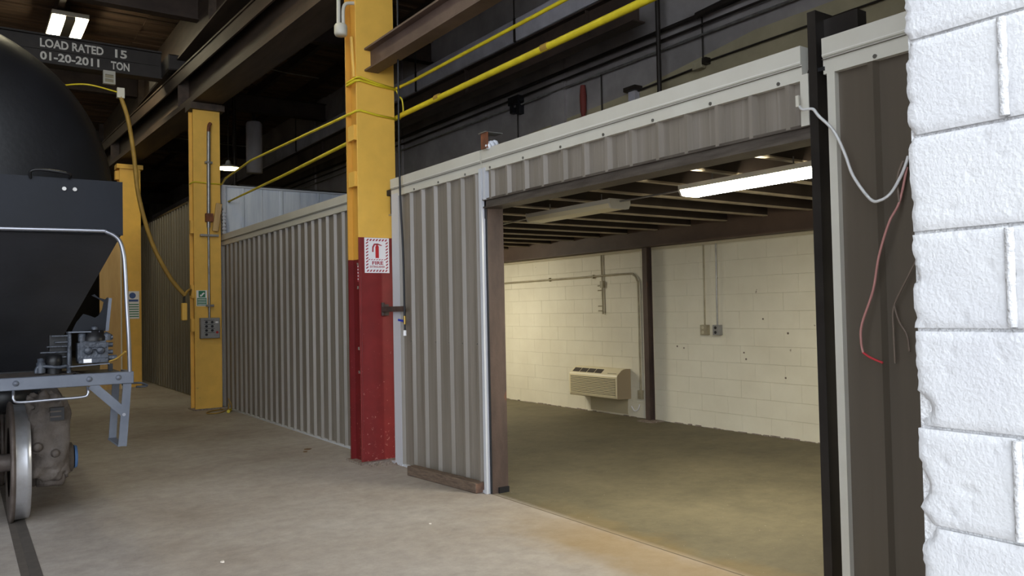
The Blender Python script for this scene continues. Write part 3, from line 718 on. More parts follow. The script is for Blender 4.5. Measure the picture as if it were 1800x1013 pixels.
# ------------------------------------------------------------------ signs and boxes on columns
def quadz(mb, pts, y):  # flat polygon facing -Y with small thickness
    mb.prism(pts, 'y', y, y+.0006)
s1 = thing('fire_sign', (3.69, 7.825, 2.02), 'white and red fire extinguisher sign on the nearest column', 'sign')
MB().box(3.547, 3.834, 7.822, 7.829, 2.02, 2.397).build('plate', m_signw, s1)
hz = MB(); Y0 = 7.8213
def hatch(xa, xb, za, zb, horiz):
    n = 7 if horiz else 9
    for k in range(n):
        if horiz:
            w = (xb-xa)/n; x = xa+w*k; quadz(hz, [(x, za), (x+w*.5, za), (x+w*.95, zb), (x+w*.45, zb)], Y0)
        else:
            h = (zb-za)/n; z = za+h*k; quadz(hz, [(xa, z), (xb, z+h*.5), (xb, z+h*.95), (xa, z+h*.45)], Y0)
hatch(3.565, 3.816, 2.362, 2.385, True); hatch(3.565, 3.816, 2.032, 2.054, True); hatch(3.585, 3.796, 2.158, 2.168, True)
hatch(3.562, 3.588, 2.06, 2.36, False); hatch(3.793, 3.819, 2.06, 2.36, False)
hz.build('striped_border', m_signp, s1)
ex = MB(); quadz(ex, [(3.672, 2.18), (3.712, 2.18), (3.712, 2.30), (3.704, 2.318), (3.68, 2.318), (3.672, 2.30)], Y0)
quadz(ex, [(3.685, 2.318), (3.70, 2.318), (3.70, 2.332), (3.685, 2.332)], Y0)
ex.build('extinguisher_symbol', m_signr, s1)
hs = MB(); quadz(hs, [(3.70, 2.322), (3.745, 2.312), (3.748, 2.320), (3.70, 2.338), (3.655, 2.335), (3.635, 2.30), (3.632, 2.245), (3.650, 2.245), (3.652, 2.29), (3.666, 2.318)], Y0)
hs.build('hose_symbol', m_signp, s1)
text('FIRE', 3.632, 3.762, 2.108, 2.146, 7.8212, m_signp, s1); text('EXTINGUISHER', 3.606, 3.782, 2.075, 2.097, 7.8212, m_signp, s1)
s1b = thing('warning_label', (3.5, 7.9, 1.95), 'narrow faded label on the side of the red column', 'label')
MB().box(3.519, 3.524, 7.872, 7.955, 1.93, 2.12).build('plate', m_signp, s1b)
for k in range(5): MB().box(3.5185, 3.519, 7.88, 7.948, 1.95+k*.034, 1.965+k*.034).build('stripe', m_signw, s1b)
s2 = thing('green_sign', (3.39, 14.09, 1.76), 'small green and white safety sign on the second yellow column', 'sign')
MB().box(3.30, 3.475, 14.088, 14.099, 1.76, 2.03).build('plate', m_signw, s2)
g_ = MB(); quadz(g_, [(3.335, 1.91), (3.445, 1.91), (3.445, 2.02), (3.335, 2.02)], 14.087); quadz(g_, [(3.31, 1.77), (3.465, 1.77), (3.465, 1.90), (3.31, 1.90)], 14.087)
g_.build('green_field', m_signg, s2)
w_ = MB(); quadz(w_, [(3.355, 1.925), (3.385, 1.925), (3.415, 1.96), (3.435, 1.975), (3.42, 1.995), (3.39, 1.975), (3.38, 1.95), (3.36, 1.96)], 14.086)
for k in range(4): quadz(w_, [(3.32, 1.782+k*.03), (3.455, 1.782+k*.03), (3.455, 1.792+k*.03), (3.32, 1.792+k*.03)], 14.086)
w_.build('white_print', m_signw, s2)
s3 = thing('safety_sign', (3.28, 19.89, 1.56), 'tall blue and green safety sign on the farthest yellow column', 'sign')
MB().box(3.17, 3.40, 19.885, 19.899, 1.56, 2.19).build('plate', m_signw, s3)
b_ = MB(); quadz(b_, [(3.18, 1.95), (3.38, 1.95), (3.38, 2.0), (3.18, 2.0)], 19.884)
for k in range(14):
    a = 2*pi*k/14
quadz(b_, [(3.26+.07*cos(2*pi*k/14), 2.09+.07*sin(2*pi*k/14)) for k in range(14)], 19.884); b_.build('blue_print', m_signb, s3)
b_ = MB()
for k in range(6): quadz(b_, [(3.18, 1.60+k*.055), (3.39, 1.60+k*.055), (3.39, 1.622+k*.055), (3.18, 1.622+k*.055)], 19.884)
b_.build('green_print', m_signg, s3)
pb = thing('push_button_panel', (3.5, 14.05, 1.21), 'grey push-button control box on the second yellow column', 'control box')
MB().box(3.34, 3.66, 14.0, 14.098, 1.21, 1.56).build('housing', m_box, pb, bevel=.008)
for r in range(4):
    for c in range(2):
        if r == 3 and c == 1: continue
        z = 1.485-.07*r; x = 3.435+.095*c
        MB().cyl((x, 13.985, z), (x, 14.0, z), .022, 10).build('button', m_black, pb)
    MB().box(3.40, 3.57, 13.998, 14.0, 1.515-.07*r, 1.522-.07*r).build('button_legend', m_black, pb)
MB().cyl((3.61, 13.985, 1.31), (3.61, 14.0, 1.31), .022, 10).build('button', m_redb, pb, 'red button')
MB().box(3.585, 3.63, 13.997, 14.0, 1.47, 1.495).build('tag', m_signw, pb)
cv = thing('conduit_riser', (3.5, 14.06, 1.56), 'pale vertical conduit running up the second yellow column', 'conduit')
MB().tube([(3.50, 14.06, 1.56), (3.50, 14.06, 3.1)], .019, 8).build('tube', m_conduit, cv)
MB().tube([(3.50, 14.05, 3.1), (3.515, 14.05, 4.75)], .032, 8).build('tube', m_conduit, cv)
MB().tube(smooth_path([(3.515, 14.05, 4.75), (3.52, 14.04, 4.85), (3.55, 14.06, 4.9)]), .03, 8).build('elbow', m_rustb, cv)
for z in (2.95, 1.75, 4.2): MB().box(3.36 if z == 2.95 else 3.45, 3.66 if z == 2.95 else 3.57, 14.02, 14.09, z, z+.035).build('strap', m_conduit, cv)
MB().box(3.45, 3.57, 14.0, 14.09, 3.2, 3.34).build('clamp', m_rustb, cv)
tg = MB().bar((3.60, 14.02, 3.04), (3.67, 14.02, 3.52), .10, .04, (0, 1, 0)).build('wooden_block', m_tan, bevel=.006)
tag(tg, 'tan wooden block strapped to the second yellow column', 'block')
bb = MB()
for k in range(7): bb.box(3.74, 3.80, 14.08, 14.16, 3.02+.06*k, 3.05+.06*k)
bb.box(3.755, 3.785, 14.1, 14.14, 3.0, 3.45)
tag(bb.build('spring_coil', m_trimgrey), 'white ribbed insulator hanging beside the second yellow column', 'insulator')

# latch arm and hanging air hose by the red column
la = thing('latch_arm', (3.8, 7.6, 1.6), 'rusty steel latch arm welded to the red column', 'latch')
MB().box(3.72, 3.735, 7.26, 7.80, 1.60, 1.655).build('bar', m_rust, la)
MB().box(3.735, 3.80, 7.78, 7.829, 1.56, 1.68).build('weld_plate', m_rust, la)
MB().cyl((3.74, 7.80, 1.56), (3.74, 7.80, 1.70), .02, 8).build('hinge', m_rust, la)
ah = thing('air_hose', (3.71, 7.25, 1.35), 'thin black hose with brass fitting hanging in front of the partition', 'hose')
MB().tube(smooth_path([(3.72, 7.27, 7.1), (3.71, 7.28, 5), (3.705, 7.29, 3.05), (3.70, 7.23, 2.2), (3.70, 7.22, 1.55)]), .011, 8).build('hose', m_black, ah)
MB().tube([(3.70, 7.22, 1.555), (3.70, 7.22, 1.47)], .014, 8).build('fitting', m_brass, ah)
MB().bar((3.70, 7.22, 1.50), (3.70, 7.36, 1.515), .012, .02).build('valve_handle', m_bluev, ah)
MB().tube([(3.70, 7.22, 1.47), (3.70, 7.22, 1.41)], .009, 8).build('stem', m_black, ah)
MB().tube([(3.70, 7.22, 1.41), (3.70, 7.22, 1.355)], .018, 8).build('coupler', m_signw, ah)

# rusty plate and foam lump on the header
rp = thing('rusty_plate', (3.77, 5.72, 3.0), 'rusty plate standing on top of the white header', 'plate')
MB().box(3.715, 3.728, 5.66, 5.76, 2.99, 3.13).build('upright', m_rustb, rp); MB().box(3.70, 3.88, 5.66, 5.78, 3.125, 3.132).build('top_leaf', m_conduit, rp)
b = MB()
for cx, cy, cz, r in ((3.78, 5.70, 3.02, .045), (3.83, 5.72, 3.04, .04), (3.74, 5.68, 3.01, .03)):
    b.lathe((cx, cy, cz), (0, 0, 1), [(-r, 0), (-r*.7, r*.72), (0, r), (r*.7, r*.72), (r, 0)], 10)
tag(b.build('foam_lump', m_foam), 'lump of white expanding foam beside the rusty plate', 'foam')

# ------------------------------------------------------------------ timber, scraps, cord on the floor
tb = thing('timber_beam', (3.68, 6.45, 0), 'short weathered timber beam lying along the foot of the partition', 'timber')
def tbv(p, q, w, h, name, m):
    MB().bar((p[0], p[1], h/2+.001), (q[0], q[1], h/2+.001), w, h).build(name, m, tb, bevel=.006)
tbv((3.63, 7.0), (3.735, 5.915), .095, .092, 'beam', m_wood)
tbv((3.735, 5.915), (3.7355, 5.908), .088, .084, 'end_grain', m_woodend)
ec = thing('power_cord', (3.5, 13.7, 0), 'short cord with yellow plug on the floor by the second column', 'cord')
MB().tube(smooth_path([(3.80, 13.95, .3), (3.76, 13.9, .03), (3.6, 13.55, .012), (3.40, 13.35, .012), (3.30, 13.5, .012), (3.45, 13.75, .012), (3.66, 13.85, .012)]), .010, 6).build('cord', m_cable, ec)
MB().tube([(3.60, 13.32, .03), (3.68, 13.5, .03)], .028, 8).build('plug', m_hose, ec)
MB().tube(smooth_path([(3.68, 13.5, .03), (3.76, 13.7, .06), (3.76, 13.9, .18)]), .009, 6).build('cord', m_cable, ec)
for i, (x, y, r, m, lb_) in enumerate(((1.40, 5.35, .016, m_chip, 'pale scrap of paper on the open floor near the camera'), (3.36, 9.1, .05, m_leaf, 'brown dry scrap on the floor by the far partition'),
        (3.28, 8.95, .03, m_leaf, 'smaller brown scrap beside the larger one'), (2.9, 5.3, .010, m_chip, 'tiny pale chip on the floor before the opening'))):
    b = MB(); pts = [(x+r*random.uniform(.6, 1.2)*cos(a), y+r*random.uniform(.6, 1.2)*sin(a)) for a in [k*pi/3 for k in range(6)]]
    b.prism(pts, 'z', .0, .007); tag(b.build('scrap', m), lb_, 'scrap')

# ------------------------------------------------------------------ room contents
ac = thing('wall_air_conditioner', (7.9, 9.08, .27), 'beige wall air conditioner with slatted front on the cream wall', 'air conditioner')
AY0, AY1 = 8.55, 9.64
prof = [(BX-.006, .262), (BX-.006, .695), (7.955, .70), (7.90, .695), (7.86, .68), (7.775, .612), (7.765, .59), (7.765, .285), (7.78, .268)]
MB().prism(prof, 'y', AY0+.006, AY1).build('housing', m_ac, ac, bevel=.004)
MB().prism([(p[0]+.003 if p[0] < 8 else p[0], p[1]) for p in prof], 'y', AY0, AY0+.006).build('side_panel', m_acs, ac)
MB().box(7.7645, 7.766, AY0+.04, AY1-.03, .305, .575).build('grille_recess', m_acd, ac)
for k in range(12):
    z = .308+.0232*k
    MB().prism([(7.752, z), (7.767, z+.003), (7.767, z+.013), (7.752, z+.010)], 'y', AY0+.035, AY1-.025).build('slat', m_ac, ac)
for k in range(4):
    y1 = AY1-.05-.17*k; n = Vector((-.62, 0, .78)).normalized()*.002
    a = Vector((7.858, 0, .679)); c = Vector((7.792, 0, .626)); vs = []
    for yy in (y1, y1-.155):
        for p in (a, c): vs.append((p.x+n.x, yy, p.z+n.z))
    mb = MB(); mb.add(vs+[(v[0]+.003, v[1], v[2]-.003) for v in vs], [(0, 1, 3, 2), (4, 6, 7, 5), (0, 4, 5, 1), (1, 5, 7, 3), (3, 7, 6, 2), (2, 6, 4, 0)]); mb.build('vent', m_acd, ac)
MB().bar((7.80, AY0+.24, .634), (7.80, AY0+.05, .634), .006, .004).build('control_door_line', m_acd, ac)
MB().tube(smooth_path([(7.99, 8.5, .16), (7.985, 8.43, .10), (7.985, 8.36, .13), (8.0, 8.34, .20)]), .009, 6).build('cord', m_signw, ac)
MB().box(BX-.014, BX-.004, 8.62, 9.45, .03, .262).build('sleeve_patch', mat('grey_cream_patch', (180, 170, 142), .6), ac)

sp_ = thing('steel_post', (7.93, 8.02, 0), 'dark steel post against the cream block wall', 'post')
b = MB(); b.box(7.90, 7.907, 8.03, 8.12, 0, 2.43); b.box(7.99, 7.997, 8.03, 8.12, 0, 2.43); b.box(7.907, 7.99, 8.07, 8.08, 0, 2.43); b.build('section', m_rust, sp_)
MB().box(7.77, 8.02, 7.88, 8.16, 0, .012).build('base_plate', m_debris, sp_)
w_c = thing('wall_conduit', (8.0, 9, 2.0), 'cream conduit along the wall bending down beside the steel post', 'conduit')
MB().tube(smooth_path([(8.015, 13.6, 2.065), (8.015, 10, 2.075), (8.015, 8.6, 2.085), (8.015, 8.42, 2.06), (8.015, 8.35, 1.98), (8.015, 8.33, 1.8), (8.015, 8.33, .42), (8.015, 8.33, .36)], 8), .014, 8).build('tube', m_conduitp, w_c)
for y in (12, 10.4, 9.3): MB().box(8.0, BX, y, y+.02, 2.045, 2.105).build('clip', m_conduitp, w_c)
MB().box(7.99, BX, 8.29, 8.37, .28, .40).build('outlet_box', m_conduitp, w_c)
w_d = thing('wall_conduit', (8.0, 9.1, 1.5), 'short vertical cream conduit with side stubs left of the post', 'conduit')
MB().tube([(8.015, 9.11, 2.40), (8.015, 9.10, 1.50)], .013, 8).build('tube', m_conduitp, w_d)
for z in (1.93, 1.86, 1.62, 1.55): MB().tube([(8.005, 9.10, z), (7.985, 9.17, z)], .010, 6).build('stub', m_conduitp, w_d)
MB().box(7.99, BX, 9.07, 9.13, 1.9, 2.0).build('coupling', m_conduitp, w_d)
for (y, lb_, m1, mc) in ((6.88, 'outlet box with grey cover at the foot of the bright conduit', m_box, m_conduit), (7.09, 'painted outlet box left of the grey one', m_conduitp, m_conduitp)):
    ob = thing('outlet_box', (8.0, y, 1.2), lb_, 'outlet')
    MB().box(7.965, BX-.004, y-.055, y+.055, 1.215, 1.345).build('box', m1, ob, bevel=.004)
    for z in (1.25, 1.31): MB().cyl((7.962, y+.005, z), (7.966, y+.005, z), .02, 10).build('socket', m_socket if y < 7 else m_cream_d, ob)
    MB().tube([(8.012, y+.01, 1.345), (8.012, y, 2.40)], .011, 8).build('riser', mc, ob)
for i, (y, z) in enumerate(((7.62, 1.05), (7.5, 1.03), (6.2, 1.42), (5.85, 1.25), (6.5, 1.0), (6.47, .92), (5.9, .72), (6.9, 1.95))):
    o = MB().cyl((BX-.006, y, z), (BX-.0015, y, z), random.uniform(.009, .015), 7).build('anchor_hole', m_wireb, wb)

def fixture(y0, y1, x, z, lens, label, name='fluorescent_fixture'):
    t = thing(name, (x, (y0+y1)/2, z), label, 'lamp')
    w = .125
    prof = [(x-w, z+.045), (x-w+.02, z+.005), (x-w+.05, z), (x+w-.05, z), (x+w-.02, z+.005), (x+w, z+.045)]
    MB().prism(prof, 'y', y0+.02, y1-.02).build('lens', lens, t)
    MB().box(x-w, x+w, y0+.02, y1-.02, z+.046, z+.085).build('body', m_fixt, t)
    ep = [(x-w-.003, z+.088), (x-w-.003, z+.044), (x-w+.018, z+.001), (x-w+.05, z-.004), (x+w-.05, z-.004), (x+w-.018, z+.001), (x+w+.003, z+.044), (x+w+.003, z+.088)]
    MB().prism(ep, 'y', y0, y0+.02).build('end_cap', m_fixt, t); MB().prism(ep, 'y', y1-.02, y1).build('end_cap', m_fixt, t)
    for y in (y0+.25, y1-.25): MB().cyl((x, y, z+.08), (x, y, 2.66), .006, 6).build('hanger', m_conduit, t)
    return t
fixture(3.25, 4.50, 4.93, 2.495, m_lit, 'brightly lit fluorescent fixture nearest the opening, under the room ceiling')
fixture(5.33, 6.62, 4.93, 2.495, m_lensoff, 'unlit fluorescent fixture hanging left of the lit one')
fixture(10.8, 12.05, 5.8, 2.495, m_lit, 'lit fluorescent fixture farther left in the room, hidden by the partition')
tag(MB().tube([(4.93, 4.5, 2.56), (4.93, 5.33, 2.56)], .009, 6).build('fixture_conduit', m_conduit), 'thin conduit joining the lit and the unlit fixture', 'conduit')
tag(MB().tube([(4.93, 6.62, 2.56), (5.4, 9.6, 2.58), (5.8, 10.78, 2.56)], .009, 6).build('fixture_conduit', m_conduit), 'thin conduit running left from the unlit fixture', 'conduit')

# ------------------------------------------------------------------ loose wires at the right post
def wire(name, pts, r, m, label):
    return tag(MB().tube(smooth_path(pts), r, 6).build(name, m), label, 'wire')
t = thing('white_cable', (3.7, 2.3, 2.1), 'white flat cable curling across the dark post', 'wire')
MB().tube(smooth_path([(3.72, 2.595, 2.665), (3.70, 2.56, 2.635), (3.70, 2.50, 2.625), (3.70, 2.465, 2.58), (3.70, 2.383, 2.487), (3.70, 2.324, 2.358), (3.70, 2.281, 2.236), (3.70, 2.194, 2.109), (3.70, 2.141, 2.097), (3.71, 2.09, 2.13), (3.74, 2.05, 2.22), (3.762, 2.03, 2.30)]), .008, 6).build('cable', m_wirew, t)
MB().box(3.705, 3.72, 2.588, 2.606, 2.66, 2.72).build('connector', m_fixt, t)
t = thing('pink_wire', (3.7, 2.2, 1.3), 'faded pink wire with a red tip hanging on the dark panel', 'wire')
MB().tube(smooth_path([(3.765, 2.04, 2.25), (3.74, 2.07, 2.08), (3.70, 2.101, 1.987), (3.70, 2.159, 1.825), (3.70, 2.195, 1.659), (3.70, 2.26, 1.491), (3.70, 2.268, 1.405), (3.70, 2.259, 1.349)]), .0065, 6).build('wire', m_wirep, t)
MB().tube(smooth_path([(3.70, 2.259, 1.349), (3.70, 2.22, 1.325), (3.70, 2.157, 1.302)]), .0058, 6).build('tip', m_wirer, t)
wire('brown_wire', [(3.75, 2.00, 1.80), (3.74, 2.05, 1.70), (3.74, 2.115, 1.574), (3.74, 2.12, 1.45), (3.74, 2.118, 1.30)], .005, m_wireb, 'brown wire hanging right of the pink one, its longer end')
wire('brown_wire', [(3.74, 2.113, 1.58), (3.74, 2.09, 1.50), (3.74, 2.055, 1.44), (3.74, 2.045, 1.36)], .005, m_wireb, 'short brown wire branching beside the white block wall')
wire('brown_wire', [(3.75, 2.05, 2.28), (3.74, 2.075, 2.2), (3.74, 2.07, 2.08)], .007, m_wireb, 'stub of grey wire at the end of the white cable')

# ------------------------------------------------------------------ railcar
car = thing('hopper_railcar', (-.3, 12, 0), 'large black rounded railcar at the left on the rail', 'railcar')
CX, CZ, CR = -.30, 2.51, 1.28
prof = []
for k in range(13):
    a = pi/2*k/12; prof.append((6.78-.42*cos(a), CR*sin(a)))
prof += [(6.9, CR), (10, CR), (17.5, CR)]
for k in range(1, 9): a = pi/2*k/8; prof.append((17.5+.42*sin(a), CR*cos(a)))
sh = MB().lathe((CX, 0, CZ), (0, 1, 0), prof, 72)
sh.v = [(x, y, max(z, 2.25)) for x, y, z in sh.v]
sh.build('shell', m_carblk, car)
MB().box(CX-1.27, .97, 6.28, 6.30, 2.19, 2.575).build('end_panel', m_carblue, car)
ep = MB(); ep.box(CX-1.26, .965, 6.30, 6.75, 2.19, 2.56); ep.build('saddle', m_carblk, car)
# small bracket and studs on the panel
MB().tube(smooth_path([(.40, 6.27, 2.56), (.40, 6.24, 2.60), (.46, 6.23, 2.615), (.62, 6.23, 2.60), (.63, 6.27, 2.575)]), .010, 6).build('lifting_loop', m_carblk, car)
for x in (.60, .665): MB().cyl((x, 6.268, 2.50), (x, 6.28, 2.50), .014, 8).build('bolt', m_conduit, car)
# sloping end sheet of the hopper, rounded
def slope(a, b_):
    y = 6.30+1.75*b_; z = 2.20-1.05*b_
    hw = 1.265-.36*b_; x = CX+hw*(2*a-1)
    u = 2*a-1; bul = .04*max(0, 1-(u/.8)**4)*sin(pi*min(1, b_*1.1+.02))
    return (x, y-bul*.8, z-bul*.6)
MB().grid(slope, 40, 16).build('slope_sheet', m_slope, car, normals=False)
MB().box(CX-.9, CX+.9, 8.05, 15.5, .85, 2.26).build('hopper_body', m_carblk, car)
hs_ = MB()
for sx in (1, -1):
    a_ = CX+sx*1.262; b_ = CX+sx*.905
    hs_.add([(a_, 6.31, 2.2), (b_, 8.05, 1.15), (b_, 8.05, 2.25), (a_, 6.31, 2.25)], [(0, 1, 2, 3)])
hs_.build('hopper_side', m_carblk, car, normals=False)
MB().box(CX-.35, CX+.35, 6.35, 17.5, .95, 1.15).build('centre_sill', m_carblk, car)
# platform and sill
MB().box(CX-1.3, 1.03, 6.25, 6.30, 1.125, 1.21).build('end_sill', m_cargrey, car, bevel=.004)
MB().box(CX-1.3, 1.03, 6.30, 6.40, 1.195, 1.205).build('sill_flange', m_cargrey, car)
MB().box(1.0, 1.03, 6.30, 6.62, 1.125, 1.205).build('corner_plate', m_cargrey, car)
MB().grid(lambda a, b_: (CX-1.3+2.30*a, 6.31+.55*b_, 1.205+.018*abs(noise.noise(Vector((a*30, b_*9, 1))))*(1-b_*.2)), 70, 8).build('grimy_platform', m_grime, car, normals=False)
MB().box(CX-1.3, .98, 6.31, 6.86, 1.17, 1.20).build('platform_plate', m_carblk, car)
for x in (.31, .745, .93): MB().lathe((x, 6.25, 1.172), (0, -1, 0), [(0, .02), (.008, .018), (.014, 0)], 10).build('rivet', m_cargrey, car)
# step ladder
MB().bar((.995, 6.27, 1.20), (.955, 6.27, .68), .055, .012, (0, 1, 0)).build('step_leg', m_cargrey, car)
MB().bar((.965, 6.58, 1.18), (.935, 6.58, .70), .05, .012, (0, 1, 0)).build('step_leg', m_cargrey, car)
MB().bar((.95, 6.27, .685), (.93, 6.58, .70), .05, .012).build('step_tread', m_cargrey, car)
MB().bar((.76, 6.262, 1.13), (.975, 6.262, .91), .06, .010, (0, 1, 0)).build('step_brace', m_cargrey, car)
MB().cyl((.965, 6.256, .905), (.965, 6.262, .905), .012, 8).build('bolt', m_chrome, car)
# lever at the corner
MB().tube(smooth_path([(.96, 6.3, 1.115), (1.03, 6.32, 1.12), (1.10, 6.34, 1.115), (1.135, 6.36, 1.09), (1.06, 6.34, 1.09)]), .008, 6).build('uncoupling_lever', m_valve, car)
# handrail
MB().tube(smooth_path([(-1.5, 6.24, 2.196), (0.0, 6.24, 2.203), (.76, 6.24, 2.212), (.86, 6.24, 2.205), (.935, 6.24, 2.155), (.965, 6.24, 2.06), (.975, 6.24, 1.95), (.985, 6.24, 1.7), (.997, 6.24, 1.43), (1.005, 6.26, 1.21)], 8), .0145, 10).build('handrail', m_chrome, car)
MB().tube(smooth_path([(.295, 6.245, 1.12), (.293, 6.21, 1.10), (.295, 6.20, 1.07), (.33, 6.20, 1.05), (.52, 6.20, 1.052), (.70, 6.20, 1.056), (.73, 6.20, 1.075), (.732, 6.21, 1.10), (.732, 6.245, 1.115)], 5), .009, 8).build('grab_iron', m_chrome, car)
# brake valve assembly
bv = MB()
bv.box(.64, .665, 6.50, 6.60, 1.235, 1.50); bv.build('valve_bracket', m_valve, car, bevel=.006)
v = MB(); v.box(.665, .835, 6.48, 6.62, 1.275, 1.42)
v_ = v.build('brake_valve', m_valve, car, 'grey cast brake valve', bevel=.012, segs=2)
v_.scale = (1.17, 1, 1.08); v_.location = (-.129, 0, -.1016)
MB().box(.668, .835, 6.475, 6.62, 1.27, 1.305).build('valve_base', m_valve, v_, bevel=.004)
MB().lathe((.76, 6.52, 1.42), (0, 0, 1), [(0, .062), (.03, .062), (.035, .055), (.07, .055), (.075, .0)], 18).build('valve_cap', m_carblk, v_)
MB().lathe((.76, 6.50, 1.495), (0, 0, 1), [(0, .018), (.02, .018), (.025, 0)], 10).build('cap_bolt', m_valve, v_)
MB().lathe((.69, 6.50, 1.42), (0, 0, 1), [(0, .022), (.05, .022), (.055, .01), (.056, 0)], 12).build('valve_cap', m_valve, v_)
for x, r in ((.722, .027), (.79, .025)): MB().lathe((x, 6.478, 1.355), (0, -1, 0), [(0, r), (.015, r), (.022, r*.6), (.023, 0)], 14).build('port_cover', m_valve, v_)
MB().tube([(.722, 6.47, 1.355), (.755, 6.468, 1.372), (.79, 6.47, 1.355)], .010, 6).build('port_bridge', m_valve, v_)
MB().bar((.722, 6.465, 1.375), (.70, 6.465, 1.395), .012, .012).build('lug', m_valve, v_)
MB().box(.695, .74, 6.471, 6.474, 1.275, 1.30).build('data_plate', m_signw, v_)
for z in (1.30, 1.34, 1.39, 1.44): MB().cyl((.835, 6.53, z), (.865, 6.53, z), .016, 8).build('side_bolt', m_valve, v_)
MB().cyl((.82, 6.52, 1.30), (.885, 6.52, 1.30), .020, 10).build('side_port', m_valve, v_)
MB().lathe((.83, 6.53, 1.42), (0, 0, 1), [(0, .03), (.04, .03), (.05, .015), (.06, 0)], 10).build('valve_cap', m_valve, v_)
MB().box(.64, .84, 6.47, 6.62, 1.495, 1.503).build('top_plate', m_cargrey, car)
fins = MB()
for k, (z, l) in enumerate(((1.475, .10), (1.43, .08), (1.40, .13), (1.36, .17), (1.325, .13))): fins.box(.64-l, .64, 6.5, 6.58, z-.004, z+.004)
fins.build('cooling_fins', m_valve, car)
MB().box(.53, .64, 6.56, 6.62, 1.24, 1.48).build('valve_body', m_carblk, car)
MB().lathe((.55, 6.48, 1.29), (0, 0, 1), [(-.08, .05), (-.02, .05), (0, .055), (.05, .05), (.06, .0)], 14).build('retainer_valve', m_carblk, car)
MB().lathe((.47, 6.46, 1.22), (0, 0, 1), [(0, .03), (.07, .03), (.075, .022), (.10, .022), (.105, 0)], 12).build('pipe_cap', m_valve, car)
MB().tube(smooth_path([(.44, 6.45, 1.22), (.45, 6.45, 1.26), (.50, 6.44, 1.265), (.58, 6.44, 1.255), (.63, 6.45, 1.26), (.645, 6.46, 1.21)]), .013, 8).build('air_pipe', m_valve, car)
MB().tube(smooth_path([(.85, 6.52, 1.265), (.90, 6.5, 1.275), (.95, 6.44, 1.30), (.99, 6.34, 1.35)]), .007, 6).build('brake_hose', m_cable, car)
MB().bar((.64, 6.45, 1.255), (.90, 6.45, 1.265), .03, .008).build('shelf', m_cargrey, car)
MB().tube([(.64, 6.46, 1.21), (.645, 6.46, 1.40)], .014, 8).build('air_pipe', m_valve, car)
MB().box(.90, .93, 6.5, 6.53, 1.205, 1.26).build('stud', m_carblk, car)
# slotted bracket plate behind valve
q = MB(); pl = [(x+.05, z) for x, z in [(.62, 1.49), (.845, 1.50), (.865, 1.755), (.845, 1.735), (.80, 1.75), (.775, 1.775), (.755, 1.765), (.80, 1.74), (.835, 1.715), (.825, 1.66), (.80, 1.615), (.775, 1.60), (.745, 1.615), (.70, 1.63), (.655, 1.57)]]
q.prism(pl, 'y', 6.60, 6.61); q.build('slotted_bracket', m_carblue, car)
MB().bar((.905, 6.60, 1.50), (.928, 6.60, 1.745), .022, .03, (0, 1, 0)).build('bracket_flange', m_cargrey, car)

# wheelsets
def wheelset(y):
    w = bpy.data.objects.new('wheelset', None); COL.objects.link(w); w.parent = car; ORG[w] = ORG[car]
    for sx in (1, -1):
        base = CX+sx*.653; d = Vector((sx, 0, 0)); R = .457
        # tread faces outwards, flange inwards
        MB().lathe((base, y, R), d, [(-.03, R*.60), (-.035, R-.06), (-.035, R+.012), (-.025, R+.026), (-.012, R+.024), (.0, R+.004)], 64).build('flange', m_wheeld, w)
        MB().lathe((base, y, R), d, [(0, R+.004), (.012, R), (.07, R-.002), (.098, R-.005), (.103, R-.012), (.103, R-.055), (.06, R-.075)], 64).build('tread', m_wheel, w)
        MB().lathe((base, y, R), d, [(.06, R-.075), (.02, R*.55), (.05, .14), (.10, .13), (.10, .0)], 48).build('wheel_plate', m_wheeld, w)
    MB().cyl((CX-.95, y, .457), (CX+.95, y, .457), .07, 14).build('axle', m_wheeld, w)
wheelset(7.56); wheelset(9.3)
# truck side frame with bearing and blue cap
sf = bpy.data.objects.new('side_frame', None); COL.objects.link(sf); sf.parent = car; ORG[sf] = ORG[car]
prof = [(7.30, .40), (7.30, .70), (7.36, .84), (7.50, .93), (7.80, .97), (8.20, 1.0), (8.70, 1.0), (9.1, .97), (9.40, .92), (9.54, .80), (9.55, .42), (9.44, .36), (9.30, .40), (9.20, .55), (9.02, .62), (8.70, .30), (8.43, .24), (8.15, .30), (7.85, .60), (7.70, .58), (7.62, .38), (7.42, .33)]
MB().prism(prof, 'x', .56, .72).build('frame_casting', m_cast, sf, bevel=.02, segs=2)
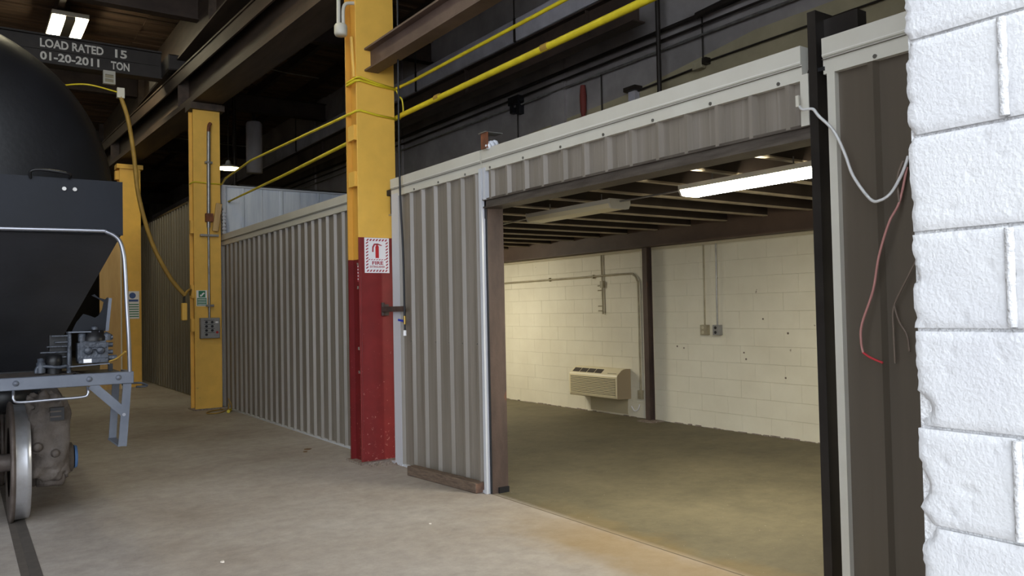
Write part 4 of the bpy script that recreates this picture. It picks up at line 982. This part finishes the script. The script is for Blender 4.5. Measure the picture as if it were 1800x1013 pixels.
# lumpy pedestal end seen from the front
def blob(a, b_):
    th = 2*pi*a; ph = pi*b_
    c = Vector((.575, 7.42, .64)); r = Vector((.155, .20, .345))
    d = Vector((sin(ph)*cos(th), sin(ph)*sin(th), -cos(ph)))
    e = .55
    d = Vector([math.copysign(abs(k)**e, k) for k in d])
    p = Vector((d.x*r.x, d.y*r.y, d.z*r.z)); p *= 1+.20*noise.noise(p*11+Vector((3, 3, 3)))+.12*noise.noise(p*28)
    return c+p
MB().grid(blob, 44, 34).build('pedestal', m_cast, sf)
MB().box(.585, .68, 7.185, 7.25, .80, .90).build('slot', m_black, sf)
for z in (.825, .865): MB().box(.58, .66, 7.18, 7.22, z, z+.012).build('slot_bar', m_cast, sf)
MB().lathe((.62, 7.35, .33), (1, 0, 0), [(-.12, 0), (-.12, .06), (.06, .07), (.08, .03), (.08, 0)], 14).build('bottom_lug', m_cast, sf)
for x, y, z, r in ((.50, 7.20, .60, .04), (.62, 7.20, .54, .035)):
    MB().lathe((x, y+.03, z), (0, -1, 0), [(-.02, r), (.02, r*.95), (.05, r*.6), (.055, 0)], 10).build('casting_boss', m_cast, sf)
MB().lathe((.72, 7.50, .457), (1, 0, 0), [(0, .12), (.04, .12), (.05, .10), (.06, .0)], 24).build('bearing', m_cast, sf)
MB().lathe((.778, 7.50, .457), (1, 0, 0), [(0, .095), (.02, .09), (.026, .04), (.027, 0)], 24).build('bearing_cap', m_bluecap, sf, 'blue bearing end cap')
MB().lathe((.30, 7.9, .93), (1, 0, 0), [(-.2, 0), (-.2, .12), (.2, .12), (.2, 0)], 18).build('brake_cylinder', m_carblk, car)

# rails set in the floor
for i, x in enumerate((CX+.653+.025, CX-.653-.06)):
    r = thing('rail', (x, 10, 0), ('rail under the right-hand wheels of the black railcar', 'rail under the left-hand wheels of the black railcar')[i], 'rail')
    MB().box(x-.015, x+.05, -5, 20, -.02, .003).build('rail_head', m_stain, r)
    fx = x-.065 if i == 0 else x+.05
    MB().box(fx, fx+.05, -5, 20, -.02, .0015).build('flangeway', m_grimefl, r)

# tan board behind the railcar
tag(MB().box(2.55, 2.97, 19.6, 19.63, 0, 3.3).build('plywood_board', m_tan), 'tan plywood board standing beside the farthest column', 'board')
MB_ = MB().box(2.97, 2.995, 19.59, 19.63, 0, 3.3).build('edge_strip', m_fixt); tag(MB_, 'pale edge strip at the side of the tan plywood board', 'strip')
